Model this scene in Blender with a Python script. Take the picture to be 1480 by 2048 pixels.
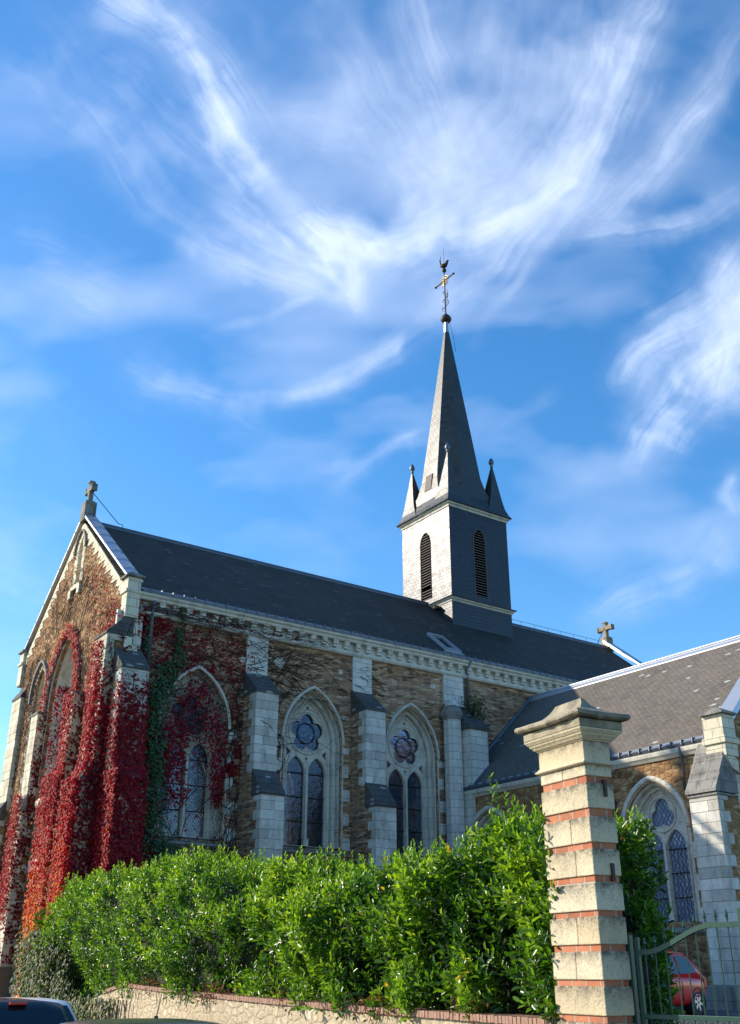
import bpy, bmesh, math, random
import numpy as np
from mathutils import Vector, Matrix
from mathutils.geometry import tessellate_polygon
random.seed(7); rng = np.random.default_rng(11)
PI = math.pi; S = bpy.context.scene
for o in list(bpy.data.objects): bpy.data.objects.remove(o)

# ------------------------------------------------------------------ camera
CAM = Vector((-13.074, -33.890, 1.62)); FPX, YAW, PITCH = 2028.4, .6155, .4273
cd = bpy.data.cameras.new('camera'); cam = bpy.data.objects.new('camera', cd); S.collection.objects.link(cam)
cam.location = CAM; cam.rotation_euler = (PI/2 + PITCH, 0, -YAW)
cd.sensor_fit = 'VERTICAL'; cd.sensor_height = 36.0; cd.lens = FPX/2048*36.0
cd.clip_start = .1; cd.clip_end = 60000
S.camera = cam
S.render.resolution_x, S.render.resolution_y = 740, 1024
# ------------------------------------------------------------------ light
SUN = Vector((-.87, 1.0, .725)).normalized()
elev = math.asin(SUN.z); rot = math.atan2(SUN.x, SUN.y)
W = bpy.data.worlds.new('World'); S.world = W; W.use_nodes = True
wn = W.node_tree; wn.nodes.clear()
sky = wn.nodes.new('ShaderNodeTexSky'); sky.sky_type = 'NISHITA'; sky.sun_disc = False
sky.sun_elevation = elev; sky.sun_rotation = rot; sky.altitude = 100
sky.air_density = 1.0; sky.dust_density = .35; sky.ozone_density = 2.2
hs = wn.nodes.new('ShaderNodeHueSaturation'); hs.inputs['Saturation'].default_value = 1.33
bg = wn.nodes.new('ShaderNodeBackground'); bg.inputs[1].default_value = .145
wo = wn.nodes.new('ShaderNodeOutputWorld')
wn.links.new(sky.outputs[0], hs.inputs['Color']); wn.links.new(hs.outputs[0], bg.inputs[0]); wn.links.new(bg.outputs[0], wo.inputs[0])
sl = bpy.data.lights.new('sun', 'SUN'); sl.energy = 4.0; sl.angle = math.radians(.55); sl.color = (1, .90, .74)
so = bpy.data.objects.new('sun', sl); S.collection.objects.link(so)
so.rotation_euler = SUN.to_track_quat('Z', 'Y').to_euler()
S.view_settings.view_transform = 'Standard'; S.view_settings.look = 'None'
S.view_settings.exposure = .82; S.view_settings.gamma = 1
S.render.engine = 'CYCLES'
S.cycles.max_bounces = 8; S.cycles.transparent_max_bounces = 16

# ------------------------------------------------------------------ node helpers
class NT:
    def __init__(s, t): s.t = t
    def n(s, typ, ins=None, **kw):
        nd = s.t.nodes.new(typ)
        for k, v in kw.items(): setattr(nd, k, v)
        for k, v in (ins or {}).items():
            if isinstance(v, bpy.types.NodeSocket): s.t.links.new(v, nd.inputs[k])
            else: nd.inputs[k].default_value = v
        return nd
    def math(s, op, a, b=None, c=None, clamp=False):
        d = {0: a}
        if b is not None: d[1] = b
        if c is not None: d[2] = c
        nd = s.n('ShaderNodeMath', d, operation=op); nd.use_clamp = clamp; return nd.outputs[0]
    def vm(s, op, a, b=None, out=0):
        d = {0: a}
        if b is not None: d[1] = b
        return s.n('ShaderNodeVectorMath', d, operation=op).outputs[out]
    def mix(s, f, a, b, blend='MIX'):
        nd = s.n('ShaderNodeMix', data_type='RGBA', blend_type=blend)
        for i, v in ((0, f), (6, a), (7, b)):
            if isinstance(v, bpy.types.NodeSocket): s.t.links.new(v, nd.inputs[i])
            else: nd.inputs[i].default_value = v if i == 0 else (*v[:3], 1)
        return nd.outputs[2]
    def ramp(s, f, stops, interp='LINEAR'):
        nd = s.n('ShaderNodeValToRGB', {0: f}); cr = nd.color_ramp; cr.interpolation = interp
        while len(cr.elements) < len(stops): cr.elements.new(.5)
        for e, (p, c) in zip(cr.elements, stops):
            e.position = p; e.color = (*c, 1) if isinstance(c, tuple) else (c, c, c, 1)
        return nd.outputs[0]
    def noise(s, vec, scale, detail=4, rough=.55, dim='3D', col=False):
        nd = s.n('ShaderNodeTexNoise', {'Vector': vec, 'Scale': scale, 'Detail': detail, 'Roughness': rough}, noise_dimensions=dim)
        return nd.outputs[1 if col else 0]
def uvgroup():
    g = bpy.data.node_groups.new('surface_coordinates', 'ShaderNodeTree')
    g.interface.new_socket('UV', in_out='OUTPUT', socket_type='NodeSocketVector')
    t = NT(g); geo = t.n('ShaderNodeNewGeometry')
    N_, P_ = geo.outputs['True Normal'], geo.outputs['Position']
    T = t.vm('NORMALIZE', t.vm('CROSS_PRODUCT', t.vm('ADD', (0, 0, 1), (.0003, .0002, 0)), N_))
    B = t.vm('CROSS_PRODUCT', N_, T)
    c = t.n('ShaderNodeCombineXYZ', {0: t.vm('DOT_PRODUCT', P_, T, 1), 1: t.vm('DOT_PRODUCT', P_, B, 1)})
    o = t.n('NodeGroupOutput'); g.links.new(c.outputs[0], o.inputs[0]); return g
UVG = uvgroup()
def mat(name):
    m = bpy.data.materials.new(name); m.use_nodes = True; nt = m.node_tree; nt.nodes.clear()
    t = NT(nt); out = t.n('ShaderNodeOutputMaterial'); b = t.n('ShaderNodeBsdfPrincipled')
    nt.links.new(b.outputs[0], out.inputs[0]); return m, t, b, out
def uvof(t):
    g = t.n('ShaderNodeGroup'); g.node_tree = UVG; return g.outputs[0]
def setb(t, b, **kw):
    for k, v in kw.items():
        k = k.replace('_', ' ')
        if isinstance(v, bpy.types.NodeSocket): t.t.links.new(v, b.inputs[k])
        else: b.inputs[k].default_value = (*v, 1) if isinstance(v, tuple) and len(v) == 3 else v
def bump(t, h, dist=.02, strength=1., nrm=None):
    d = {'Height': h, 'Distance': dist, 'Strength': strength}
    if nrm: d['Normal'] = nrm
    return t.n('ShaderNodeBump', d).outputs[0]
def plain(name, col, rough=.6, metal=0., var=.15, scale=3., spec=.5):
    m, t, b, _ = mat(name); P = t.n('ShaderNodeNewGeometry').outputs['Position']
    f = t.noise(P, scale, 5)
    c = t.mix(f, tuple(x*(1-var) for x in col), tuple(min(1, x*(1+var)) for x in col))
    setb(t, b, Base_Color=c, Roughness=rough, Metallic=metal); b.inputs['Specular IOR Level'].default_value = spec
    return m
def rubble(name, stops, mortar, su=2.5, sv=10.5, bumpd=.03, patch=(.36, .25, .15), mwb=0., joint=1.):
    m, t, b, _ = mat(name); uv = uvof(t)
    dist = t.vm('SCALE', t.vm('SUBTRACT', t.noise(uv, 2.2, 3, col=True), (.5, .5, .5)), None)
    dist.node.inputs['Scale'].default_value = .13
    v = t.vm('MULTIPLY', t.vm('ADD', uv, dist), (su, sv, 1))
    v1 = t.n('ShaderNodeTexVoronoi', {'Vector': v, 'Scale': 1., 'Randomness': .95}, voronoi_dimensions='2D')
    v2 = t.n('ShaderNodeTexVoronoi', {'Vector': v, 'Scale': 1., 'Randomness': .95}, voronoi_dimensions='2D', feature='DISTANCE_TO_EDGE')
    sep = t.n('ShaderNodeSeparateColor', {0: v1.outputs['Color']})
    col = t.ramp(sep.outputs[0], stops)
    fine = t.noise(t.vm('MULTIPLY', uv, (1, 3, 1)), 14, 4)
    col = t.mix(.55, col, t.ramp(fine, [(.3, .35), (.7, .75)]), 'SOFT_LIGHT')
    big = t.noise(uv, .55, 3)
    mw = t.math('MULTIPLY_ADD', t.noise(uv, 1.3, 2), .28, -.06+mwb)
    e = t.math('SMOOTH_MIN', v2.outputs[0], .5, .1)
    mf = t.n('ShaderNodeMapRange', {0: t.math('SUBTRACT', v2.outputs[0], mw), 1: -.03, 2: .05, 3: 1., 4: 0.}).outputs[0]
    mcol = t.mix(fine, tuple(x*.62 for x in mortar), mortar)
    col = t.mix(mf, col, mcol)
    # open dark joints
    dk = t.n('ShaderNodeMapRange', {0: v2.outputs[0], 1: .0, 2: .06, 3: .9, 4: 0.}).outputs[0]
    dk = t.math('MULTIPLY', dk, t.ramp(t.noise(uv, 3.1, 3), [(.36, 0.), (.50, 1.)]))
    dk = t.math('MULTIPLY', dk, joint)
    col = t.mix(dk, col, (.04, .026, .016))
    col = t.mix(t.ramp(big, [(.35, 0.), (.7, .35)]), col, patch)
    setb(t, b, Base_Color=col, Roughness=.93)
    h = t.math('ADD', t.math('MULTIPLY', t.math('MINIMUM', v2.outputs[0], .22), 3.2), t.math('ADD', t.math('MULTIPLY', fine, .5), t.math('MULTIPLY', sep.outputs[1], .35)))
    setb(t, b, Normal=bump(t, h, bumpd))
    b.inputs['Specular IOR Level'].default_value = .25
    return m
def ashlar(name, c1, c2, joint, bw=.62, rh=.33, stain=.35, staincol=(.16, .14, .11), bumpd=.012):
    m, t, b, _ = mat(name); uv = uvof(t)
    v = t.vm('ADD', uv, t.vm('MULTIPLY', t.noise(uv, 2.5, 2, col=True), (.02, .02, 0)))
    br = t.n('ShaderNodeTexBrick', {'Vector': v, 'Color1': (*c1, 1), 'Color2': (*c2, 1), 'Mortar': (*joint, 1), 'Scale': 1., 'Mortar Size': .007, 'Mortar Smooth': .25, 'Bias': 0., 'Brick Width': bw, 'Row Height': rh})
    P = t.n('ShaderNodeNewGeometry').outputs['Position']
    n1 = t.noise(t.vm('MULTIPLY', P, (2.2, 2.2, .8)), 1.3, 6, .65); n2 = t.noise(P, 16, 5, .7)
    col = t.mix(t.ramp(n1, [(.47, 0.), (.68, stain)]), br.outputs[0], staincol)
    col = t.mix(.5, col, t.ramp(n2, [(.25, .38), (.75, .68)]), 'SOFT_LIGHT')
    pit = t.ramp(t.noise(P, 38, 3, .6), [(.30, .55), (.38, 0.)])
    col = t.mix(pit, col, tuple(x*.6 for x in c2))
    setb(t, b, Base_Color=col, Roughness=.88)
    h = t.math('ADD', t.math('MULTIPLY', br.outputs[1], -1.), t.math('MULTIPLY', n2, .45))
    setb(t, b, Normal=bump(t, h, bumpd)); b.inputs['Specular IOR Level'].default_value = .3
    return m
def slate(name, c1, c2, rough=.5, bw=.22, rh=.12, light=.06, lichen=None, lf=.4, spec=.5, bumpd=.012, patch=.5, jf=.75):
    m, t, b, _ = mat(name); uv = uvof(t)
    v = t.vm('ADD', uv, t.vm('MULTIPLY', t.noise(uv, 3, 2, col=True), (.02, .015, 0)))
    br = t.n('ShaderNodeTexBrick', {'Vector': v, 'Color1': (0, 0, 0, 1), 'Color2': (1, 1, 1, 1), 'Mortar': (.5, .5, .5, 1), 'Scale': 1., 'Mortar Size': .006, 'Mortar Smooth': .2, 'Bias': 0., 'Brick Width': bw, 'Row Height': rh})
    rnd = br.outputs[0]
    col = t.mix(rnd, c1, c2)
    n1 = t.noise(uv, .35, 5, .6); col = t.mix(t.ramp(n1, [(.35, 0.), (.7, patch)]), col, tuple(x*1.7 for x in c2))
    if lichen: col = t.mix(t.math('MULTIPLY', t.ramp(t.noise(uv, .9, 7, .7), [(.3, 0.), (.72, 1.)]), lf), col, lichen)
    lv = t.n('ShaderNodeTexVoronoi', {'Vector': t.vm('MULTIPLY', uv, (2.3, 5.5, 1)), 'Scale': 1.}, voronoi_dimensions='2D')
    ls = t.n('ShaderNodeSeparateColor', {0: lv.outputs['Color']}).outputs[0]
    lm = t.math('MULTIPLY', t.math('GREATER_THAN', ls, 1-light), t.math('LESS_THAN', lv.outputs[0], .33))
    col = t.mix(t.math('MULTIPLY', lm, .75), col, tuple(min(.5, x*4.5+.05) for x in c2))
    col = t.mix(t.math('MULTIPLY', br.outputs[1], jf), col, tuple(x*.35 for x in c1))
    sv = t.n('ShaderNodeSeparateXYZ', {0: v}).outputs[1]
    saw = t.math('FRACT', t.math('DIVIDE', sv, rh))
    setb(t, b, Base_Color=col, Roughness=t.math('MULTIPLY_ADD', rnd, .12, rough))
    h = t.math('ADD', t.math('MULTIPLY', saw, -.8), t.math('ADD', t.math('MULTIPLY', br.outputs[1], -.8), t.math('ADD', t.math('MULTIPLY', rnd, .6), t.math('MULTIPLY', t.noise(uv, 9, 4), .5))))
    setb(t, b, Normal=bump(t, h, bumpd)); b.inputs['Specular IOR Level'].default_value = spec
    return m
def leafmat(name, stops, rough=.35, trans=.35, spec=.5):
    m, t, b, out = mat(name)
    r = t.n('ShaderNodeAttribute', attribute_name='rnd').outputs['Fac']
    col = t.ramp(r, stops)
    setb(t, b, Base_Color=col, Roughness=rough); b.inputs['Specular IOR Level'].default_value = spec
    tr = t.n('ShaderNodeBsdfTranslucent', {0: t.mix(1., col, (1.8, 1.9, .6), 'MULTIPLY') if stops[0][1][1] > stops[0][1][0] else t.mix(1., col, (1.7, 1.2, 1.), 'MULTIPLY')})
    mx = t.n('ShaderNodeMixShader', {0: trans, 1: b.outputs[0], 2: tr.outputs[0]})
    t.t.links.new(mx.outputs[0], out.inputs[0]); return m
def glass(name, tint, refl, lat=(.115, .16), tr=.4, rough=.08, base=(.02, .025, .035), wav=.01, lw_=.435):
    m, t, b, out = mat(name); uv = uvof(t); s = t.n('ShaderNodeSeparateXYZ', {0: uv})
    a = t.math('DIVIDE', s.outputs[0], lat[0]); c = t.math('DIVIDE', s.outputs[1], lat[1])
    f1 = t.math('ABSOLUTE', t.math('SUBTRACT', t.math('FRACT', t.math('ADD', a, c)), .5))
    f2 = t.math('ABSOLUTE', t.math('SUBTRACT', t.math('FRACT', t.math('SUBTRACT', a, c)), .5))
    ln = t.math('GREATER_THAN', t.math('MAXIMUM', f1, f2), lw_)
    vor = t.noise(uv, 7, 2, col=True)
    nb = bump(t, t.noise(uv, 5, 3), wav)
    gl = t.n('ShaderNodeBsdfGlossy', {'Color': (*refl, 1), 'Roughness': rough, 'Normal': nb})
    tp = t.n('ShaderNodeBsdfTransparent', {0: (*tint, 1)})
    df = t.n('ShaderNodeBsdfDiffuse', {0: (*base, 1)})
    lw = t.n('ShaderNodeFresnel', {'IOR': 1.6, 'Normal': nb})
    m1 = t.n('ShaderNodeMixShader', {0: tr, 1: df.outputs[0], 2: tp.outputs[0]})
    m2 = t.n('ShaderNodeMixShader', {0: t.math('MULTIPLY_ADD', lw.outputs[0], 1.2, .05, clamp=True), 1: m1.outputs[0], 2: gl.outputs[0]})
    ld = t.n('ShaderNodeBsdfPrincipled', {'Base Color': (.035, .035, .04, 1), 'Roughness': .6})
    m3 = t.n('ShaderNodeMixShader', {0: ln, 1: m2.outputs[0], 2: ld.outputs[0]})
    t.t.links.new(m3.outputs[0], out.inputs[0]); return m

def blocks(name, c1, c2):
    m, t, b, _ = mat(name); P = t.n('ShaderNodeNewGeometry').outputs['Position']
    r = t.n('ShaderNodeAttribute', attribute_name='rnd').outputs['Fac']
    col = t.mix(r, c1, c2); n1 = t.noise(t.vm('MULTIPLY', P, (1.6, 1.6, .7)), 1.5, 7, .68); n2 = t.noise(P, 15, 5, .7)
    col = t.mix(t.ramp(n1, [(.45, 0.), (.70, .62)]), col, (.17, .155, .13))
    col = t.mix(.6, col, t.ramp(n2, [(.25, .32), (.75, .68)]), 'SOFT_LIGHT')
    col = t.mix(t.ramp(t.noise(P, 30, 3, .6), [(.32, .6), (.40, 0.)]), col, tuple(x*.55 for x in c2))
    setb(t, b, Base_Color=col, Roughness=.9, Normal=bump(t, t.math('ADD', n2, t.math('MULTIPLY', n1, .6)), .02)); b.inputs['Specular IOR Level'].default_value = .3
    return m

M = {}
M['rubble'] = rubble('rubble_stone', [(0., (.07, .034, .018)), (.28, (.26, .132, .068)), (.7, (.48, .275, .155)), (1., (.66, .46, .30))], (.56, .385, .25))
M['rubble_warm'] = rubble('rubble_stone_warm', [(0., (.10, .04, .018)), (.35, (.26, .13, .058)), (.7, (.38, .215, .095)), (1., (.48, .32, .17))], (.38, .24, .125), su=3.4, sv=6.0, patch=(.34, .20, .09))  # same rubble for the sunlit walls, the light put into its warmer colour
M['ashlar'] = ashlar('white_tuffeau', (.68, .66, .60), (.56, .54, .48), (.2, .185, .16), stain=.3)
M['ashlar_warm'] = ashlar('cream_tuffeau', (.72, .66, .50), (.60, .54, .40), (.2, .17, .12), stain=.3)
M['blocks'] = blocks('tuffeau_blocks', (.74, .71, .63), (.47, .45, .39)); M['blocks_warm'] = blocks('cream_tuffeau_blocks', (.76, .69, .52), (.56, .50, .37))
M['trim'] = ashlar('moulded_stone', (.66, .62, .53), (.56, .52, .43), (.26, .23, .19), bw=3., rh=.42, stain=.45, staincol=(.17, .15, .12), bumpd=.006)
M['capstone'] = slate('weathered_stone_slates', (.030, .030, .031), (.075, .073, .07), rough=.8, bw=.42, rh=.30, light=.10, lichen=(.16, .15, .13), lf=.6, spec=.2, bumpd=.03)
M['capstone_light'] = ashlar('lichened_capstone', (.27, .26, .235), (.20, .19, .17), (.07, .06, .055), bw=.6, rh=.45, stain=.8, staincol=(.06, .055, .05))
M['slate'] = slate('roof_slate', (.0125, .012, .0115), (.026, .0245, .022), rough=.68, light=.022, lichen=(.062, .055, .042), lf=.9, patch=.5, spec=.25)
M['slate_trans'] = slate('weathered_slate', (.075, .066, .054), (.145, .128, .105), rough=.7, light=.028, lichen=(.22, .17, .13), lf=.5, patch=.3, spec=.35, bw=.24, rh=.13, bumpd=.03)
M['slate_tower'] = slate('tower_slate', (.016, .019, .028), (.028, .033, .045), rough=.34, light=0., patch=.3, spec=.36, bw=.3, rh=.19, bumpd=.0065, jf=.6)
M['slate_spire'] = slate('spire_slate', (.015, .016, .018), (.032, .032, .032), rough=.38, light=0., lichen=(.075, .068, .045), lf=.5, patch=.4, spec=.55, bw=.32, rh=.22, bumpd=.0028, jf=.5)
M['zinc'] = plain('zinc', (.42, .45, .50), .42, .6, .12, 2)
M['zinc_dark'] = plain('old_zinc', (.13, .15, .18), .5, .5, .3, 2)
M['iron'] = plain('dark_iron', (.05, .038, .032), .6, .4)
M['gold'] = plain('gilded_iron', (.55, .38, .12), .4, .8)
M['louvre'] = plain('louvre_wood', (.17, .135, .12), .8, var=.3, scale=9)
M['dark'] = plain('black_interior', (.008, .008, .008), 1)
M['plaster'] = plain('interior_plaster', (.45, .41, .35), .9)
M['wood'] = plain('door_wood', (.10, .06, .035), .7, var=.4, scale=8)
M['glass'] = glass('leaded_glass', (.62, .66, .7), (.30, .34, .44), tr=.40, base=(.012, .014, .02), wav=.014)
M['glass_sky'] = glass('leaded_glass_sky', (.2, .25, .35), (.75, .85, 1.), tr=.1, base=(.20, .26, .40), rough=.2, lat=(.17, .24), wav=.03, lw_=.415)  # blue base paints the reflected sky into the panes
M['pstone'] = None
def pillar_stone():
    m, t, b, _ = mat('pillar_limestone'); P = t.n('ShaderNodeNewGeometry').outputs['Position']
    oi = t.n('ShaderNodeAttribute', attribute_name='rnd').outputs['Fac']
    n = t.noise(P, 2.4, 6, .65); g = t.noise(P, 22, 5, .7)
    c = t.mix(oi, (.60, .47, .285), (.70, .60, .42))
    c = t.mix(t.ramp(n, [(.4, 0.), (.75, .55)]), c, (.34, .30, .23))
    z = t.n('ShaderNodeAttribute', attribute_name='top').outputs['Fac']
    edge = t.math('MULTIPLY', t.math('POWER', z, 2.6), t.ramp(t.noise(P, 11, 5, .7), [(.3, 0.), (.6, 1.)]))
    c = t.mix(t.math('MULTIPLY', edge, 1.05, clamp=True), c, (.11, .095, .07))
    spk = t.ramp(t.noise(P, 60, 2, .5), [(.36, .75), (.46, 0.)]); c = t.mix(t.math('MULTIPLY', spk, t.math('ADD', t.math('MULTIPLY', n, .8), edge)), c, (.12, .10, .075))
    setb(t, b, Base_Color=c, Roughness=.9, Normal=bump(t, t.math('ADD', g, t.math('MULTIPLY', n, 1.5)), .012)); b.inputs['Specular IOR Level'].default_value = .25
    return m
M['pstone'] = pillar_stone()
M['pcap'] = ashlar('lichened_cap', (.34, .29, .20), (.27, .23, .155), (.2, .18, .14), bw=5, rh=5, stain=.95, staincol=(.11, .10, .075), bumpd=.02)
def brickm(name, bw, rh, ms=.01, c1=(.36, .105, .045), c2=(.47, .175, .085), mo=(.42, .33, .25)):
    m, t, b, _ = mat(name); uv = uvof(t); P = t.n('ShaderNodeNewGeometry').outputs['Position']
    br = t.n('ShaderNodeTexBrick', {'Vector': uv, 'Color1': (*c1, 1), 'Color2': (*c2, 1), 'Mortar': (*mo, 1), 'Scale': 1., 'Mortar Size': ms, 'Mortar Smooth': .2, 'Brick Width': bw, 'Row Height': rh})
    n = t.noise(P, 18, 5, .7); col = t.mix(.6, br.outputs[0], t.ramp(n, [(.25, .3), (.75, .7)]), 'SOFT_LIGHT')
    col = t.mix(t.ramp(t.noise(P, 3, 5), [(.5, 0.), (.75, .5)]), col, (.12, .08, .06))
    setb(t, b, Base_Color=col, Roughness=.9, Normal=bump(t, t.math('ADD', t.math('MULTIPLY', br.outputs[1], -1.), t.math('MULTIPLY', n, .5)), .01)); return m
M['brick'] = brickm('red_brick', .21, .4)
M['coping_brick'] = brickm('coping_brick', .068, .4, .009, (.36, .17, .11), (.50, .30, .20), (.36, .28, .21))
M['wallstone'] = rubble('garden_wall_stone', [(0., (.36, .27, .17)), (.5, (.50, .40, .25)), (1., (.62, .52, .36))], (.52, .42, .28), su=3.8, sv=8.0, bumpd=.016, mwb=.2, joint=.0, patch=(.5, .4, .26))
M['green_paint'] = plain('green_paint', (.006, .052, .032), .42, var=.15)
M['asphalt'] = plain('asphalt', (.05, .05, .052), .95, var=.25, scale=20)
M['gravel'] = plain('yard_gravel', (.10, .095, .09), .95, var=.4, scale=14)
M['kerb'] = plain('kerb_concrete', (.3, .29, .27), .9)
M['grass'] = plain('grass_ground', (.06, .09, .03), .95, var=.4, scale=1)
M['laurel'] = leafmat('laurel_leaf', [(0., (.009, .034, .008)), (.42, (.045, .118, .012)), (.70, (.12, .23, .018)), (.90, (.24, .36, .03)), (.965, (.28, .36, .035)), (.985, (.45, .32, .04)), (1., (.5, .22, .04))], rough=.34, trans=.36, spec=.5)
M['red_leaf'] = leafmat('creeper_leaf', [(0., (.07, .005, .012)), (.35, (.20, .008, .018)), (.65, (.38, .014, .02)), (.85, (.50, .07, .02)), (1., (.62, .27, .02))], rough=.6, trans=.3, spec=.2)
M['ivy'] = leafmat('ivy_leaf', [(0., (.014, .04, .010)), (.6, (.045, .095, .018)), (1., (.10, .16, .03))], rough=.4, trans=.15)
M['ivy_pale'] = leafmat('ivy_leaf_pale', [(0., (.025, .045, .018)), (.6, (.065, .095, .04)), (.9, (.14, .16, .06)), (1., (.4, .26, .06))], rough=.55, trans=.25, spec=.3)
M['dry_leaf'] = leafmat('dry_leaf', [(0., (.09, .03, .015)), (.5, (.20, .085, .03)), (1., (.17, .13, .04))], rough=.7, trans=.25)
M['stem'] = plain('vine_stem', (.045, .03, .024), .9, var=.3)
M['core'] = plain('hedge_dark_core', (.018, .022, .010), 1, var=.4, scale=9)  # dark filler colour for the shaded inside of hedge and shrub

# ------------------------------------------------------------------ object helpers
COL = S.collection
def tag(o, label, cat, group=None, kind=None):
    if label: o['label'] = label
    if cat: o['category'] = cat
    if group: o['group'] = group
    if kind: o['kind'] = kind
    return o
def thing(name, label, cat, loc=(0, 0, 0), group=None):
    o = bpy.data.objects.new(name, None); COL.objects.link(o); o.location = loc; o.empty_display_size = .3
    return tag(o, label, cat, group)
def relink(o, parent):
    if parent:
        o.parent = parent
        # mesh parts stand at the world origin; only the Empties have a location
        if parent.type == 'EMPTY' and not parent.rotation_euler.z and parent.get('world_parts', 1): o.matrix_parent_inverse = Matrix.Translation(-Vector(parent.location))
class MB:
    def __init__(s): s.v = []; s.f = []; s.r = []
    def add(s, v, f):
        n = len(s.v); s.v += [tuple(p) for p in v]; s.f += [tuple(i+n for i in q) for q in f]; return s
    def box(s, lo, hi, fr=None):
        x0, y0, z0 = lo; x1, y1, z1 = hi
        p = [(x0,y0,z0),(x1,y0,z0),(x1,y1,z0),(x0,y1,z0),(x0,y0,z1),(x1,y0,z1),(x1,y1,z1),(x0,y1,z1)]
        if fr: p = [fr(*q) for q in p]
        return s.add(p, [(0,3,2,1),(4,5,6,7),(0,1,5,4),(1,2,6,5),(2,3,7,6),(3,0,4,7)])
    def prism(s, poly, ax, bx, fn):      # poly 2-D, fn(p, t) -> 3-D at the two ends
        n = len(poly); v = [fn(p, ax) for p in poly] + [fn(p, bx) for p in poly]
        return s.add(v, [tuple(range(n))[::-1], tuple(range(n, 2*n))] + [(i, (i+1) % n, (i+1) % n+n, i+n) for i in range(n)])
    def tube(s, pts, r, n=6, r2=None, cap=True):
        pts = [Vector(p) for p in pts]; m = len(pts); rings = []
        for i, p in enumerate(pts):
            d = (pts[min(i+1, m-1)]-pts[max(i-1, 0)]); d = d.normalized() if d.length > 1e-9 else Vector((0,0,1))
            a = d.cross(Vector((0, 0, 1))); a = a.normalized() if a.length > 1e-3 else Vector((1, 0, 0)); b = d.cross(a)
            rr = r if r2 is None else r+(r2-r)*i/max(1, m-1)
            if isinstance(r, (list, tuple)): rr = r[i]
            rings.append([p+(a*math.cos(2*PI*k/n)+b*math.sin(2*PI*k/n))*rr for k in range(n)])
        v = [q for R in rings for q in R]; f = [(i*n+k, i*n+(k+1) % n, (i+1)*n+(k+1) % n, (i+1)*n+k) for i in range(m-1) for k in range(n)]
        if cap: f += [tuple(range(n))[::-1], tuple(range((m-1)*n, m*n))]
        return s.add(v, f)
    def lathe(s, prof, c, n=16, sq=False, ph=0.):   # prof (r,z)
        rings = [[(c[0]+r*math.cos(ph+2*PI*k/n), c[1]+r*math.sin(ph+2*PI*k/n), c[2]+z) for k in range(n)] for r, z in prof]
        m = len(prof)
        return s.add([q for R in rings for q in R], [(i*n+k, i*n+(k+1) % n, (i+1)*n+(k+1) % n, (i+1)*n+k) for i in range(m-1) for k in range(n)] + [tuple(range(n))[::-1], tuple(range((m-1)*n, m*n))])
    def build(s, name, m, parent=None, smooth=False, bevel=0., label=None, recalc=True, attr=None):
        me = bpy.data.meshes.new(name); me.from_pydata(s.v, [], s.f)
        if recalc:
            b = bmesh.new(); b.from_mesh(me); bmesh.ops.recalc_face_normals(b, faces=b.faces); b.to_mesh(me); b.free()
        me.materials.append(m)
        if smooth: me.polygons.foreach_set('use_smooth', [True]*len(me.polygons))
        o = bpy.data.objects.new(name, me); COL.objects.link(o); relink(o, parent)
        if bevel:
            md = o.modifiers.new('bevel', 'BEVEL'); md.width = bevel; md.segments = 2; md.limit_method = 'ANGLE'; md.angle_limit = math.radians(40)
        if label: o['label'] = label
        if len(s.r) == len(s.v) and s.r: attr = {'rnd': s.r}
        if attr:
            for k, vals in attr.items():
                a = me.attributes.new(k, 'FLOAT', 'POINT'); a.data.foreach_set('value', np.asarray(vals, dtype=np.float32))
        return o
def frame(o, s, n):
    o, s, n = Vector(o), Vector(s), Vector(n)
    def f(a, z, d=0.): return o + s*a + n*d + Vector((0, 0, z))
    return f
FS = frame((0, .25, 0), (1, 0, 0), (0, -1, 0))           # south wall of the nave
FN_ = frame((0, 11.93, 0), (1, 0, 0), (0, 1, 0))
FW = frame((.05, 0, 0), (0, 1, 0), (-1, 0, 0))           # front gable
FW2 = frame((.30, 0, 0), (0, 1, 0), (-1, 0, 0))          # its lower buttresses
FT = frame((15.6, 0, 0), (0, 1, 0), (-1, 0, 0))          # transept side wall
def slab(mb, fr, outer, holes, d0, d1):
    loops = [outer]+holes; pts = [p for l in loops for p in l]
    tris = tessellate_polygon([[Vector((p[0], p[1], 0)) for p in l] for l in loops])
    n = len(pts); v = [fr(p[0], p[1], d0) for p in pts] + [fr(p[0], p[1], d1) for p in pts]
    f = [tuple(t) for t in tris] + [tuple(i+n for i in reversed(t)) for t in tris]
    k = 0
    for l in loops:
        m = len(l); f += [(k+i, k+(i+1) % m, k+(i+1) % m+n, k+i+n) for i in range(m)]; k += m
    return mb.add(v, f)
def arch(c, z0, zs, a, r, n=10):
    """outline of a pointed arch: bottom left, up, over, down (a half width, r radius)"""
    cc = r-a; apex = math.acos(min(1, cc/r)); L = []
    for i in range(n+1):
        th = apex*i/n; L.append((c-(r*math.cos(th)-cc), zs+r*math.sin(th)))
    R = [(2*c-x, z) for x, z in L[:-1]][::-1]
    return [(c-a, z0)] + L + R + [(c+a, z0)]
def sweep(mb, fr, c, z0, zs, a, r, prof, n=12, closed=False):
    """mouldings: prof = [(offset outward, depth)], same centres"""
    cols = [[(p[0], p[1], d) for p in arch(c, z0, zs, a+o, r+o, n)] for o, d in prof]
    m = len(cols[0]); k = len(prof); v = [fr(*p) for col in cols for p in col]
    f = [(j*m+i, j*m+i+1, (j+1)*m+i+1, (j+1)*m+i) for j in range(k-1) for i in range(m-1)]
    if closed: f += [((k-1)*m+i, (k-1)*m+i+1, i+1, i) for i in range(m-1)] + [tuple(j*m for j in range(k)), tuple(j*m+m-1 for j in range(k))]
    return mb.add(v, f)
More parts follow.
